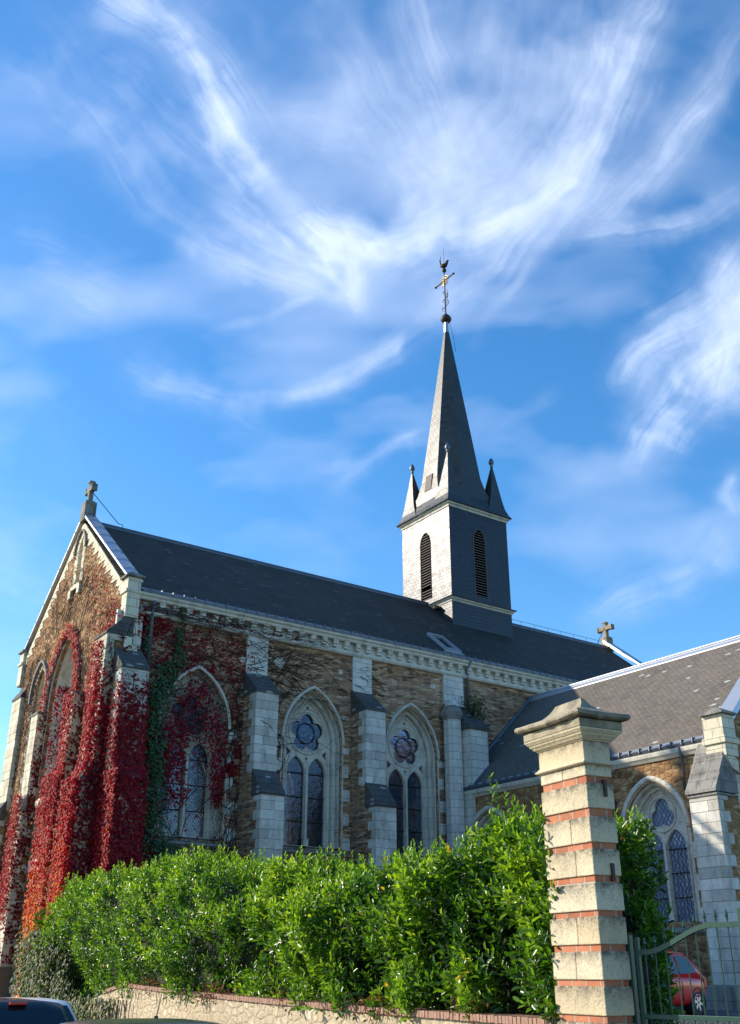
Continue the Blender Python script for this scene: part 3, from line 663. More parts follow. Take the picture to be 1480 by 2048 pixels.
# side lancets and the great west window
for c in (9.15,):
    mb = MB(); sweep(mb, FW, c, LZ0, LZS, .52, 1.05, [(-.12, -.8), (0, -.78), (.02, -.35), (.08, -.30), (.1, -.1), (.17, -.03), (.17, .02), (.40, .02), (.42, -.02)], 12); w = mb.build('window', M['ashlar_warm'], CH)
    mb = MB(); sweep(mb, FW, c, LZS-.3, LZS, .52, 1.05, [(.40, 0), (.40, .13), (.52, .14), (.54, 0)], 12); mb.build('hood_mould', M['capstone_light'], w)
    mb = MB(); ot = arch(c, LZ0, LZS, .45, .98); mb.add([FW(a, z, -.72) for a, z in ot], [tuple(range(len(ot)))]); mb.build('glass_pane', M['glass'], w, recalc=False)
    quoins('ashlar', w, FW, c, .9, LZ0, LZS, .44, 1.12, .016)
mb = MB(); sweep(mb, FW, MID, 7.9, 11.75, 1.12, 2.43, [(-.05, -.86), (0, -.8), (.05, -.74), (.10, -.76), (.12, -.60), (.18, -.55), (.22, -.58), (.24, -.40), (.30, -.35), (.34, -.38), (.36, -.2), (.42, -.14), (.45, -.18), (.46, .02), (.62, .02), (.63, -.02)], 14)
w = mb.build('window', M['trim'], CH)
mb = MB(); sweep(mb, FW, MID, 11.4, 11.75, 1.12, 2.43, [(.62, 0), (.62, .13), (.76, .15), (.78, 0)], 14); mb.build('hood_mould', M['capstone_light'], w)
tracery2(FW, MID, 7.95, 11.75, 1.12, 2.43, 12.35, .85, 5, 11.35, .47, -.74, -.9, w)
for v in (7.18, 7.30): 
    mb = MB(); mb.tube([(.55+(7.3-v)*1.6, v, 7.9), (.55+(7.3-v)*1.6, v, 11.7)], .06, 8); mb.lathe([(.10, 0), (.10, .12), (.06, .2)], (.55+(7.3-v)*1.6, v, 7.9), 8); mb.lathe([(.06, -.2), (.11, -.05), (.11, 0)], (.55+(7.3-v)*1.6, v, 11.75), 8); mb.build('colonnette', M['trim'], w)
# portal
M['plinth'] = plain('brown_plinth_stone', (.13, .095, .07), .9, var=.4)  # plain dark brown, varied at random
mb = MB(); mb.box((.05, 4.75, GZ), (.32, 5.15, 6.4)); mb.box((.05, 7.05, GZ), (.32, 7.45, 6.4))
for v in (5.25, 5.42, 6.78, 6.95): mb.tube([(.2, v, 1.9), (.2, v, 5.2)], .10, 10); mb.lathe([(.17, -.4), (.17, -.12), (.13, -.05), (.1, 0)], (.2, v, 1.95), 10)
mb.box((.02, 4.6, 5.2), (.34, 7.6, 5.6)); mb.box((.0, 4.7, GZ), (.32, 5.5, 1.6)); mb.box((.0, 6.7, GZ), (.32, 7.5, 1.6)); pt = mb.build('portal', M['ashlar_warm'], CH, bevel=.02)
mb = MB(); mb.box((.24, 5.5, GZ), (.30, 6.7, 5.2)); mb.build('door', M['wood'], pt)
mb = MB(); mb.prism([(0, 7.95), (.16, 7.8), (.16, 7.62), (.06, 7.55), (0, 7.55)], 4.9, 7.3, lambda p, t: FW(t, p[1], p[0])); mb.build('string_course', M['ashlar_warm'], CH)
# ---- buttresses
def courses(mb, fr, s0, s1, z0, z1, d, rowh=.33, wrap=(.52, .26), side=True):
    z = z0; k = 0
    while z < z1-.02:
        zz = min(z+rowh, z1); wr = wrap[k % 2]+random.uniform(-.04, .04); j = random.uniform(0, .012)
        cuts = [s0-.018, s1+.018]
        if s1-s0 > .5 and random.random() < .8: cuts.insert(1, s0+(s1-s0)*random.choice((.34, .45, .55, .64))+random.uniform(-.04, .04))
        for a_, b_ in zip(cuts, cuts[1:]):
            mb.box((a_+.003, z+.004, d-wr+random.uniform(0, .01)), (b_-.003, zz-.004, d+.012+j+random.uniform(0, .008)), lambda x, zq, dd: fr(x, zq, dd)); mb.r += [random.random()]*8
        z = zz; k += 1
def buttress(fr, s0, s1, stages, m='ashlar', core='rubble', pil=None, caps='capstone', label=None, base=True, gable=None):
    """stages: (z bottom, z top, projection, z where the slope above meets the stage behind)"""
    co = MB(); prev = 0.
    for i, (z0, z1, d, zc) in enumerate(stages): co.box((s0+.006*i, GZ-.1-.01*i, -.05-.01*i), (s1-.006*i, z1, d-.01), lambda x, z, dd: fr(x, z, dd))
    b = co.build('buttress', M[core], CH, label=label)
    for i, (z0, z1, d, zc) in enumerate(stages):        # from the top stage down
        mb = MB(); cp = MB(); courses(mb, fr, s0, s1, z0, z1, d); mb.build('ashlar_facing', M[m.replace('ashlar', 'blocks')], b, bevel=.012)
        e = .035; nx = prev
        cp.prism([(d+.06, z1-.01), (d+.06, z1+.08), (nx, zc), (nx-.02, zc-.02), (nx-.02, z1-.02)], s0-e, s1+e, lambda p, t: fr(t, p[1], p[0]))
        cp.build('slate_coping' if caps == 'capstone' else 'stone_coping', M[caps], b); prev = d
    if pil:
        q = MB(); q.box((s0, pil[0], -.02), (s1, pil[1], pil[2]), lambda x, z, d: fr(x, z, d)); q.build('pilaster', M['ashlar'], b)
    return b
for c in (5.58, 10.6):
    buttress(FS, c-.47, c+.47, [(8.35, 11.3, 1.05, 12.35), (GZ, 7.45, 1.72, 8.45)], pil=(12.2, 13.75, .12))
# corner buttresses of the facade (stained, half hidden by the creeper)
buttress(FS, -.28, .72, [(8.3, 11.35, 1.1, 12.5), (GZ, 7.5, 1.55, 8.4)], pil=(12.3, 13.75, .12))
buttress(FW2, -.02, 1.12, [(7.9, 12.75, .92, 13.75), (GZ, 7.5, 1.28, 8.3)], 'ashlar_warm', 'rubble_warm')
buttress(FW2, 11.05, 12.2, [(7.9, 12.75, .45, 13.6), (GZ, 7.5, .9, 8.3)], 'ashlar_warm', 'rubble_warm')
for c in (3.98, 8.15):
    buttress(FW2, c-.40, c+.38, [(8.1, 11.35, .62, 11.5), (1.85, 7.5, .75, 8.2)], 'ashlar_warm', 'rubble_warm', caps='capstone_light')
    mb = MB(); mb.box((-.62, c-.55, GZ-.2), (.3, c+.55, 1.85)); mb.build('plinth', M['plinth'], CH, bevel=.03)
mb = MB(); mb.box((-1.15, -.15, GZ-.2), (.3, 1.25, 1.8)); mb.build('plinth', M['plinth'], CH, bevel=.03)
mb = MB(); courses(mb, FW, -.03, .6, 11.2, 13.5, .03, .42, (.5, .3)); mb.build('corner_quoins', M['blocks_warm'], CH)
for i, (u, z, w) in enumerate(((9.57, 12.98, .11), (10.95, 13.1, .12), (14.43, 13.1, .13), (6.66, 12.9, .24), (5.0, 12.75, .16), (9.75, 11.1, .09), (15.2, 8.9, .12), (4.9, 7.2, .18), (5.0, 6.2, .14), (1.6, 12.9, .1))):
    mb = MB(); n = 9; pr = [(u+w*math.cos(2*PI*k/n)*(1+.25*vnoise(k*1.3, i*2.1)), z+w*.8*math.sin(2*PI*k/n)*(1+.3*vnoise(k*1.7, i*3.3))) for k in range(n)]
    mb.prism(pr, -.03, .03, lambda p, t: FS(p[0], p[1], t)); mb.build('patch_stone', M['trim'], CH, bevel=.012)
# rain pipes
def pipe(pts, r=.055, name='rain_pipe'):
    mb = MB(); mb.tube(pts, r, 8)
    for p, q in zip(pts, pts[1:]):
        if abs(Vector(p).z-Vector(q).z) > 1.5:
            n = int(abs(p[2]-q[2])/1.8)
            for i in range(1, n+1): z = p[2]+(q[2]-p[2])*i/(n+1); mb.lathe([(r*1.3, -.03), (r*1.3, .03)], (p[0], p[1], z), 8)
    return mb.build(name, M['zinc_dark'], CH, smooth=True)
pipe([(1.05, -.02, 14.3), (1.05, .10, 14.0), (1.05, .10, 11.9)], .075)
pipe([(16.35, -.16, 14.5), (16.35, .12, 14.1), (16.35, .12, 12.0)], .07)
# ---- junction turret and block where the transept meets the nave
mb = MB(); c_ = (15.12, -.20, 0)
mb.lathe([(.40, GZ), (.40, 11.7), (.46, 11.8), (.46, 11.95), (.30, 12.3), (.22, 12.5)], c_, 8, ph=PI/8); tu = mb.build('stair_turret', M['ashlar'], CH)
mb = MB(); mb.lathe([(.42, 11.6), (.50, 11.8), (.50, 11.95), (.2, 12.45)], c_, 8, ph=PI/8); mb.build('turret_cap', M['capstone_light'], tu)
mb = MB(); mb.box((15.45, -.95, 7.), (16.45, .3, 11.2)); bl = mb.build('pier', M['ashlar'], CH)
mb = MB(); mb.prism([(-1.03, 11.18), (-1.03, 11.30), (.27, 12.45), (.27, 11.18)], 15.38, 16.55, lambda p, t: (t, p[0], p[1])); mb.build('slate_coping', M['capstone'], bl)
mb = MB(); mb.box((14.98, .13, 12.4), (16.1, .3, 13.75)); mb.build('pilaster', M['ashlar'], bl)
# ---- transept
TZ, TRZ, TRU, TV = 8.55, 13.45, 20.35, -13.2
TW = [-1.75, -5.95, -10.2]; TA, TR_ = .95, 1.30; TZ0, TZS = 3.15, 6.05
mb = MB(); slab(mb, FT, [(TV, GZ-1), (.25, GZ-1), (.25, TZ), (TV, TZ)], [arch(x, TZ0, TZS, TA+.34, TR_+.34) for x in TW], 0, -.7)
mb.build('wall', M['rubble_warm'], CH)
mb = MB(); slab(mb, frame((0, TV, 0), (1, 0, 0), (0, -1, 0)), [(15.6, GZ-1), (25.1, GZ-1), (25.1, 8.7), (TRU, 13.3), (15.6, 8.7)], [arch(TRU, 4, 7.5, 1.3, 2.2)], .25, -.6); mb.build('wall', M['rubble_warm'], CH)
FG_ = frame((0, TV, 0), (1, 0, 0), (0, -1, 0)); mb = MB(); sweep(mb, FG_, TRU, 4, 7.5, 1.0, 1.9, [(-.02, -.4), (.05, -.2), (.12, -.2), (.16, 0), (.3, .27), (.42, .27), (.42, .2)], 12); w = mb.build('window', M['trim'], CH)
mb = MB(); ot = arch(TRU, 4, 7.5, 1.02, 1.92); mb.add([FG_(a, z, -.3) for a, z in ot], [tuple(range(len(ot)))]); mb.build('glass_pane', M['glass_sky'], w, recalc=False)
mb = MB(); mb.box((24.6, TV, GZ), (25.1, .25, TZ)); mb.build('wall', M['rubble'], CH)
mb = MB(); mb.box((16.3, TV+.3, 3.), (24.5, .2, 3.05)); mb.build('floor', M['plaster'], CH)
TPROF = [(-.02, -.52), (0, -.42), (.05, -.36), (.10, -.40), (.13, -.28), (.19, -.23), (.23, -.27), (.26, -.12), (.31, -.06), (.36, -.05), (.38, .02), (.50, .02), (.5, -.05)]
for c in TW:
    mb = MB(); sweep(mb, FT, c, TZ0-.02, TZS, TA, TR_, TPROF, 14); w = mb.build('window', M['trim'], CH)
    tracery2(FT, c, TZ0, TZS, TA, TR_, 6.62, .60, 3, 6.08, .40, -.42, -.55, w, 3, 'glass_sky')
    h = MB(); sweep(h, FT, c, TZS, TZS+.03, TA, TR_, [(.38, -.02), (.38, .10), (.44, .13), (.54, .10), (.55, -.05)], 14); h.build('hood_mould', M['trim'], w)
    quoins('ashlar', w, FT, c, TA+.49, TZ0-.1, TZS-.02, .5, TA+.86, .016)
    s = MB(); s.prism([(-.6, 3.16), (.04, 2.98), (.10, 2.93), (.10, 2.84), (.03, 2.78), (-.6, 2.78)], c-1.6, c+1.6, lambda p, t: FT(t, p[1], p[0])); s.build('sill', M['capstone_light'], w)
kt = (TRZ-8.72)/(TRU-15.48)
mb = MB()
for sg in (0, 1):
    f = (lambda u: u) if not sg else (lambda u: 2*TRU-u)
    mb.prism([(f(15.48), 8.72), (f(TRU), TRZ), (f(TRU), TRZ-.12), (f(15.48), 8.60)], TV+.15, .25, lambda p, t: (p[0], t, p[1]))
# the transept roof runs back into the nave roof
TRF = mb.build('roof', M['slate_trans'], CH)
mb = MB(); mb.tube([(TRU, TV+.1, TRZ+.03), (TRU, .3, TRZ+.03)], .075, 8); mb.prism([(TRU, TRZ+.06), (TRU-.24, TRZ+.04-.24*kt), (TRU-.24, TRZ-.24*kt)], TV+.1, .25, lambda p, t: (p[0], t, p[1])); mb.build('ridge_cap', M['zinc'], TRF)
mb = MB(); mb.tube([(15.45, .12, 8.75), (TRU, .12, TRZ+.05)], .09, 6); mb.tube([(15.40, -.9, 8.72), (16.5, -1.0, 9.75), (16.55, .0, 9.9)], .06, 6); mb.build('flashing', M['zinc_dark'], TRF)
mb = MB(); mb.prism([(15.42, 8.60), (15.36, 8.72), (15.40, 8.78), (15.48, 8.74), (15.5, 8.6)], TV+.15, .2, lambda p, t: (p[0], t, p[1]))
for i in range(29): y = TV+.4+i*.46; mb.box((15.33, y-.018, 8.66), (15.52, y+.018, 8.83))
mb.build('gutter', M['zinc_dark'], TRF)
mb = MB(); n_ = Vector((-kt, 0, 1)).normalized()
def tro(u, y, h): return Vector((u, y, 8.72+(u-15.48)*kt))+n_*h
mb.add([tro(15.5, TV+.15, .02), tro(15.62, TV+.15, .02), tro(15.62, .2, .02), tro(15.5, .2, .02)], [(0, 1, 2, 3)]); mb.build('gutter_flashing', M['zinc'], TRF)
mb = MB(); mb.prism([(15.9, 8.32), (15.54, 8.32), (15.48, 8.40), (15.42, 8.46), (15.40, 8.56), (15.40, 8.60), (15.9, 8.60)], TV, .25, lambda p, t: (p[0], t, p[1])); mb.build('cornice', M['trim'], CH)
pipe([(15.30, -.25, 8.70), (15.42, -.12, 8.45), (15.50, -.12, 8.3), (15.50, -.12, 1.)], .055)
pipe([(15.38, -11.7, 8.6), (15.48, -11.72, 8.35), (15.48, -11.72, 7.2)], .06)
# corner buttress of the transept: bare stepped copings
buttress(FT, -13.58, -12.52, [(GZ, 6.74, 1.0, 6.80)], 'ashlar', 'rubble_warm', caps='capstone_light')
mb = MB()
for i_, (d0, z0, d1, z1) in enumerate(((1.12, 6.84, .78, 7.4), (.80, 7.38, .48, 7.95), (.50, 7.95, .18, 8.5))):
    mb.prism([(d0, z0+.003*i_), (d0, z0+.10), (d1, z1+.08), (-.02-.01*i_, z1+.08), (-.02-.01*i_, z0+.003*i_)], -13.64+.012*i_, -12.46-.012*i_, lambda p, t: FT(t, p[1], p[0]))
mb.build('stone_coping', M['capstone_light'], CH)
for c in (-3.85, -8.1): buttress(FT, c-.42, c+.42, [(GZ, 5.6, 1.0, 7.3)], 'ashlar', 'rubble')
mb = MB(); mb.box((15.15, -13.75, 8.0), (15.78, -12.97, 9.35)); mb.prism([(15.77, 7.9), (15.16, 8.35), (15.16, 8.0), (15.45, 7.6), (15.77, 7.5)], -13.7, -13.04, lambda p, t: (p[0], t, p[1])); mb.box((15.08, -13.82, 8.40), (15.84, -12.91, 8.615)); kn = mb.build('kneeler', M['ashlar_warm'], CH, bevel=.02)
mb = MB(); mb.add([(15.02, -13.86, 9.35), (15.85, -13.86, 9.35), (15.85, -12.96, 9.35), (15.02, -12.96, 9.35), (15.02, -13.86, 9.42), (15.85, -13.86, 9.42), (15.85, -12.96, 9.42), (15.02, -12.96, 9.42), (15.45, -13.4, 9.66)], [(0,1,2,3),(0,1,5,4),(1,2,6,5),(2,3,7,6),(3,0,4,7),(4,5,8),(5,6,8),(6,7,8),(7,4,8)]); mb.build('kneeler_cap', M['capstone_light'], kn)
mb = MB(); q = [(15.5, 9.2), (TRU, 13.85), (TRU, 13.6), (15.5, 8.9)]
for sg in (0, 1): mb.prism([((p[0] if not sg else 2*TRU-p[0]), p[1]) for p in q], -13.72, -13.09, lambda p, t: (p[0], t, p[1]))
mb.build('gable_coping', M['zinc'], CH)
mb = MB(); courses(mb, frame((0, -13.45, 0), (1, 0, 0), (0, -1, 0)), 15.62, 16.3, GZ, 7.5, .02); mb.build('gable_quoins', M['blocks_warm'], CH, bevel=.012)
mb = MB(); mb.box((15.4, -13.9, GZ-.1), (16.1, -12.1, 1.15)); mb.box((14.3, -13.55, GZ-.1), (15.5, -12.05, 1.3)); mb.build('plinth', M['capstone_light'], CH, bevel=.03)
# ---- steeple
TC, TS = (20.97, MID), 2.07
tx0, ty0 = TC[0]-TS, TC[1]-TS
mb = MB()
fl = frame((tx0, 0, 0), (0, 1, 0), (-1, 0, 0)); fr_ = frame((0, ty0, 0), (1, 0, 0), (0, -1, 0))
fb = frame((TC[0]+TS, 0, 0), (0, 1, 0), (1, 0, 0)); fk = frame((0, TC[1]+TS, 0), (1, 0, 0), (0, 1, 0))
slit = lambda c: [(c-.43, 19.72), (c-.43, 22.95), (c-.33, 23.35), (c-.12, 23.58), (c+.12, 23.58), (c+.33, 23.35), (c+.43, 22.95), (c+.43, 19.72)]
slab(mb, fl, [(ty0, 14.8), (TC[1]+TS, 14.8), (TC[1]+TS, 24.62), (ty0, 24.62)], [slit(MID)], 0, -.14)
slab(mb, fr_, [(tx0+.14, 14.8), (TC[0]+TS-.14, 14.8), (TC[0]+TS-.14, 24.62), (tx0+.14, 24.62)], [slit(TC[0])], 0, -.14)
slab(mb, fb, [(ty0, 14.8), (TC[1]+TS, 14.8), (TC[1]+TS, 24.62), (ty0, 24.62)], [slit(MID)], 0, -.14)
slab(mb, fk, [(tx0+.14, 14.8), (TC[0]+TS-.14, 14.8), (TC[0]+TS-.14, 24.62), (tx0+.14, 24.62)], [slit(TC[0])], 0, -.14)
TOW = mb.build('bell_tower', M['slate_tower'], CH)
mb = MB(); mb.box((tx0+.5, ty0+.5, 15.), (TC[0]+TS-.5, TC[1]+TS-.5, 24.5)); mb.build('dark_chamber_box', M['dark'], TOW)  # solid black box paints the shade behind the louvres
for f, c in ((fl, MID), (fr_, TC[0]), (fb, MID), (fk, TC[0])):
    mb = MB(); z = 19.76
    while z < 23.5:
        hw = .43 if z < 22.9 else max(.1, .43-(z-22.9)*.52)
        if not (f is fl and 20.25 < z < 20.42):
            mb.prism([(-.26, z+.11), (-.26, z+.135), (.0, z+.03), (.0, z)], c-hw, c+hw, lambda p, t: f(t, p[1], p[0]))
        z += .152
    lo = slit(c); mb.tube([f(a, z, .012) for a, z in lo], .03, 4, cap=False)
    mb.build('louvre', M['louvre'], TOW)
def sqmould(name, prof, m, parent):
    mb = MB(); n = len(prof); v = []
    for sx, sy in ((-1,-1),(1,-1),(1,1),(-1,1)): v += [(TC[0]+sx*(TS+o), TC[1]+sy*(TS+o), z) for o, z in prof]
    mb.add(v, [(i*n+k, ((i+1) % 4)*n+k, ((i+1) % 4)*n+(k+1) % n, i*n+(k+1) % n) for i in range(4) for k in range(n)]); return mb.build(name, m, parent)
sqmould('tower_cornice', [(-.02, 19.12), (.03, 19.12), (.05, 19.20), (.12, 19.25), (.13, 19.32), (-.02, 19.36)], M['trim'], TOW)
sqmould('cornice_flashing', [(-.02, 19.365), (.14, 19.325), (.22, 19.33), (.22, 19.36), (-.02, 19.46)], M['slate_tower'], TOW)
sqmould('tower_cornice', [(-.02, 24.50), (.04, 24.50), (.06, 24.60), (.14, 24.66), (.16, 24.74), (-.02, 24.76)], M['trim'], TOW)
mb = MB(); mb.tube([fl(ty0+1.05+.0, 19.05, .05), fl(ty0+1.05, 18.98, .35)], .09, 8); mb.box((tx0-.3, ty0+.9, 18.9), (tx0-.02, ty0+1.2, 19.0)); mb.build('floodlight', M['iron'], TOW)
# spire: square eaves sweep into an octagon
def octa(h, z, sq):      # sq 1 = square, 0 = octagon; 8 points pairwise beside the corners
    t = math.tan(PI/8); k = t+(1-t)*sq
    p = [(-1, -k), (-k, -1), (k, -1), (1, -k), (1, k), (k, 1), (-k, 1), (-1, k)]
    return [(TC[0]+a*h, TC[1]+b*h, z) for a, b in p]
mb = MB(); R = []
hh = lambda z: .1485*(38.65-z)*.965
for z, h, sq in ((24.74, TS+.24, .97), (24.80, TS+.20, .95), (25.15, TS+.0, .80), (25.6, TS-.18, .55), (26.2, hh(26.2)+.03, .15), (27, hh(27), 0), (30, hh(30), 0), (33, hh(33), 0), (36, hh(36), 0), (37.55, hh(37.55), 0)): R.append(octa(h, z, sq))
v = [p for r in R for p in r]; mb.add(v, [(i*8+k, i*8+(k+1) % 8, (i+1)*8+(k+1) % 8, (i+1)*8+k) for i in range(len(R)-1) for k in range(8)]+[tuple(range(8))])
SP = mb.build('spire', M['slate_spire'], CH)
mb = MB(); mb.lathe([(.19, 37.2), (.15, 37.7), (.13, 38.35), (.15, 38.42)], (*TC, 0), 8, ph=PI/8); mb.build('lead_cap', M['zinc'], SP)
mb = MB(); mb.lathe([(.12, 38.3), (.26, 38.38), (.34, 38.52), (.34, 38.62), (.24, 38.78), (.10, 38.92), (.05, 39.0)], (*TC, 0), 16); mb.build('finial_ball', M['iron'], SP, smooth=True)
mb = MB(); mb.tube([(*TC, 38.9), (*TC, 42.15)], .045, 6, .035); mb.tube([(*TC, 42.4), (*TC, 44.0)], .022, 5, .010)
A = .88
mb.tube([(TC[0], MID-A, 41.5), (TC[0], MID+A, 41.5)], .045, 6)
for s in (-1, 1): mb.lathe([(.02, -.07), (.08, -.03), (.08, .03), (.02, .07)], (TC[0], MID+s*A, 41.5), 8)
def scroll(cx, z, sy, sc=1.):
    pts = []
    for i in range(14): th = -PI/2+i*.42; rr = .16*sc*(1-i/20); pts.append((cx, MID+sy*(.18*sc+rr*math.cos(th)), z+rr*math.sin(th)))
    return [(cx, MID, z-.25*sc)]+pts
for z, sy, sc in ((39.45, 1, 1.), (39.75, -1, 1.05), (40.05, 1, .8), (40.35, -1, .9), (40.65, 1, .6)): mb.tube(scroll(TC[0], z, sy, sc), .022, 5)
mb.tube([(TC[0], MID-.14, 39.9), (TC[0], MID-.25, 40.3), (TC[0], MID-.2, 40.7)], .025, 5); CR = mb.build('spire_cross', M['iron'], SP)
mb = MB()
for k in range(8):
    th = k*PI/4+PI/8; mb.tube([(TC[0], MID+.10*math.cos(th), 41.5+.10*math.sin(th)), (TC[0]+.03, MID+.3*math.cos(th+.2), 41.5+.34*math.sin(th+.2)), (TC[0], MID+.40*math.cos(th+.5), 41.5+.46*math.sin(th+.5))], .024, 5)
fz = frame((TC[0], 0, 0), (0, 1, 0), (-1, 0, 0)); ring(mb, fz, MID, 41.5, .2, .03, 0, 20); ring(mb, fz, MID, 41.5, .36, .02, 0, 24); mb.build('gilded_rays', M['gold'], CR)
mb = MB(); mb.lathe([(.02, 42.15), (.11, 42.2), (.15, 42.31), (.11, 42.42), (.02, 42.48)], (*TC, 0), 12)
cx = TC[0]   # cockerel, heading along +x, tail up
body = [(-.42, 42.75, .03), (-.30, 42.72, .10), (-.1, 42.66, .16), (.12, 42.68, .15), (.26, 42.80, .10), (.33, 42.94, .08), (.40, 43.0, .06), (.5, 42.98, .015)]
mb.tube([(cx+a*.35, MID-a*.6, z) for a, z, r in body], [r for a, z, r in body], 8)
for q in ((-.35, .0), (-.42, .12), (-.38, .25)): mb.tube([(cx-.08, MID+.16, 42.72), (cx+q[0]*.4, MID-q[0]*.55, 42.95+q[1]), (cx+q[0]*.25, MID-q[0]*.4, 43.25+q[1])], .04, 5, .008)
mb.tube([(cx, MID, 42.45), (cx, MID, 42.7)], .03, 5); mb.build('weathercock', M['iron'], CR, smooth=True)
mb = MB(); mb.tube([(cx+.12, MID-.12, 38.5), (cx+.35, MID-.25, 37.2), (cx+.42, MID-.30, 36.2)], .012, 4); mb.build('lightning_cable', M['iron'], SP)
# pinnacles at the corners
for sx, sy in ((-1,-1),(1,-1),(1,1),(-1,1)):
    mb = MB(); R = []
    for z, lo, hi in ((24.76, -.25, 1.75), (24.95, -.13, 1.42), (25.3, .0, 1.18), (25.8, .09, .98), (26.5, .19, .80), (28.0, .40, .50), (28.1, .41, .49)):
        x0, x1 = TC[0]+sx*(TS-lo), TC[0]+sx*(TS-hi); y0, y1 = TC[1]+sy*(TS-lo), TC[1]+sy*(TS-hi)
        R.append([(x0, y0, z), (x1, y0, z), (x1, y1, z), (x0, y1, z)])
    mb.add([p for r in R for p in r], [(i*4+k, i*4+(k+1) % 4, (i+1)*4+(k+1) % 4, (i+1)*4+k) for i in range(6) for k in range(4)]+[(0,1,2,3),(24,25,26,27)])
    pn = mb.build('pinnacle', M['slate_spire'], SP)
    mb = MB(); c3 = (TC[0]+sx*(TS-.45), TC[1]+sy*(TS-.45), 0)
    mb.lathe([(.07, 28.05), (.10, 28.12), (.05, 28.18), (.13, 28.26), (.16, 28.36), (.12, 28.52), (.03, 28.66)], c3, 10)
    o = mb.build('pinnacle_finial', M['zinc_dark'], pn, smooth=True)
# small hatches on the spire
mb = MB(); za = 26.7; h_ = hh(27.1)
mb.add([(TC[0]-hh(26.3)-.05, MID-.28, 26.3), (TC[0]-hh(26.3)-.05, MID+.28, 26.3), (TC[0]-hh(27.3)-.05, MID+.28, 27.3), (TC[0]-hh(27.3)-.05, MID-.28, 27.3), (TC[0]-hh(26.3)+.1, MID-.28, 26.3), (TC[0]-hh(26.3)+.1, MID+.28, 26.3), (TC[0]-hh(27.3)+.1, MID+.28, 27.3), (TC[0]-hh(27.3)+.1, MID-.28, 27.3)], [(0,1,2,3),(4,5,6,7),(0,1,5,4),(1,2,6,5),(2,3,7,6),(3,0,4,7)])
mb.build('spire_hatch', M['louvre'], SP)

# ------------------------------------------------------------------ ground, street, yard
def sheet(name, pts, m, kind='structure', th=None):
    mb = MB(); n = len(pts)
    if th: mb.add(pts+[(p[0], p[1], p[2]-th) for p in pts], [tuple(range(n)), tuple(range(n, 2*n))[::-1]]+[(i, (i+1) % n, (i+1) % n+n, i+n) for i in range(n)])
    else: mb.add(pts, [tuple(range(n))])
    o = mb.build(name, m, None, recalc=bool(th)); o['kind'] = kind; return o
SZ = -.25
sheet('ground', [(-5000, -5000, SZ-.02), (5000, -5000, SZ-.02), (5000, 5000, SZ-.02), (-5000, 5000, SZ-.02)], M['grass'])
q = lambda s, t, z: tuple(WL(s, t, z))
sheet('street', [q(-60, -9.5, SZ-.012), q(-60, -1.5, SZ-.012), q(140, -1.5, SZ-.012), q(140, -9.5, SZ-.012)], M['asphalt'])
sheet('pavement', [q(-60, -1.35, SZ+.12), q(-60, .04, SZ+.12), q(140, .04, SZ+.12), q(140, -1.35, SZ+.12)], M['gravel'], th=.16)
sheet('kerb', [q(-60, -1.5, SZ+.124), q(-60, -1.352, SZ+.124), q(140, -1.352, SZ+.124), q(140, -1.5, SZ+.124)], M['kerb'], th=.18)
sheet('pavement', [q(-60, -11.5, SZ+.12), q(-60, -9.65, SZ+.12), q(140, -9.65, SZ+.12), q(140, -11.5, SZ+.12)], M['gravel'], th=.16)
sheet('kerb', [q(-60, -9.648, SZ+.124), q(-60, -9.5, SZ+.124), q(140, -9.5, SZ+.124), q(140, -9.648, SZ+.124)], M['kerb'], th=.18)
sheet('churchyard', [q(0, .30, .65), q(28, .30, .65), q(28, 3.5, .65), q(34, 3.6, .65), q(80, 60, .65), q(-40, 60, .65), q(-40, 6, .65), q(0, 6, .65)], M['asphalt'], th=1.2)
sheet('driveway', [q(-6, -.0, -.12), q(0, -.0, -.12), q(0, 6, .646), q(-6, 6, .646)], M['asphalt'])
mb = MB()
for a in (-8.6, -5.1):
    for k in range(12): mb.add([q(-20+k*9, a, SZ-.008), q(-17+k*9, a, SZ-.008), q(-17+k*9, a+.12, SZ-.008), q(-20+k*9, a+.12, SZ-.008)], [(0, 1, 2, 3)])
o = mb.build('road_marking', plain('road_paint', (.75, .75, .72), .7), None, recalc=False); o['kind'] = 'structure'
# ------------------------------------------------------------------ garden wall
GW = thing('garden_wall', 'low rendered stone garden wall with a red brick coping under the laurel hedge', 'wall', q(10, .15, SZ))
def ctop(s): return 1.225+.00075*s*s if s < 16.7 else 1.434-(s-16.7)*.10
ss = [.70]+[1+i*.5 for i in range(40)]
mb = MB(); v = []
for s in ss:
    z = ctop(s)-.072; v += [q(s, .05, SZ-.1), q(s, .05, z), q(s, .38, z), q(s, .38, SZ-.1)]
mb.add(v, [(i*4+k, i*4+(k+1) % 4, (i+1)*4+(k+1) % 4, (i+1)*4+k) for i in range(len(ss)-1) for k in range(4)]+[(0,1,2,3), tuple(range(len(v)-4, len(v)))]); mb.build('stonework', M['wallstone'], GW)
mb = MB(); v = []
for i in range(int(17.6/.068)):
    s = .75+i*.068; z = ctop(s)+random.uniform(-.004, .004); d = random.uniform(-.004, .004)
    a = [q(s+.004, .015+d, z-.07), q(s+.004, .015+d, z), q(s+.004, .40, z), q(s+.004, .40, z-.07)]; b = [q(s+.060, .015+d, z-.07), q(s+.060, .015+d, z), q(s+.060, .40, z), q(s+.060, .40, z-.07)]
    mb.add(a+b, [(0,1,2,3),(7,6,5,4),(0,1,5,4),(1,2,6,5),(2,3,7,6),(3,0,4,7)])
mb.build('brick_coping', plain('coping_bricks', (.33, .19, .13), .9, var=.5, scale=14), GW)
mb = MB(); v = []
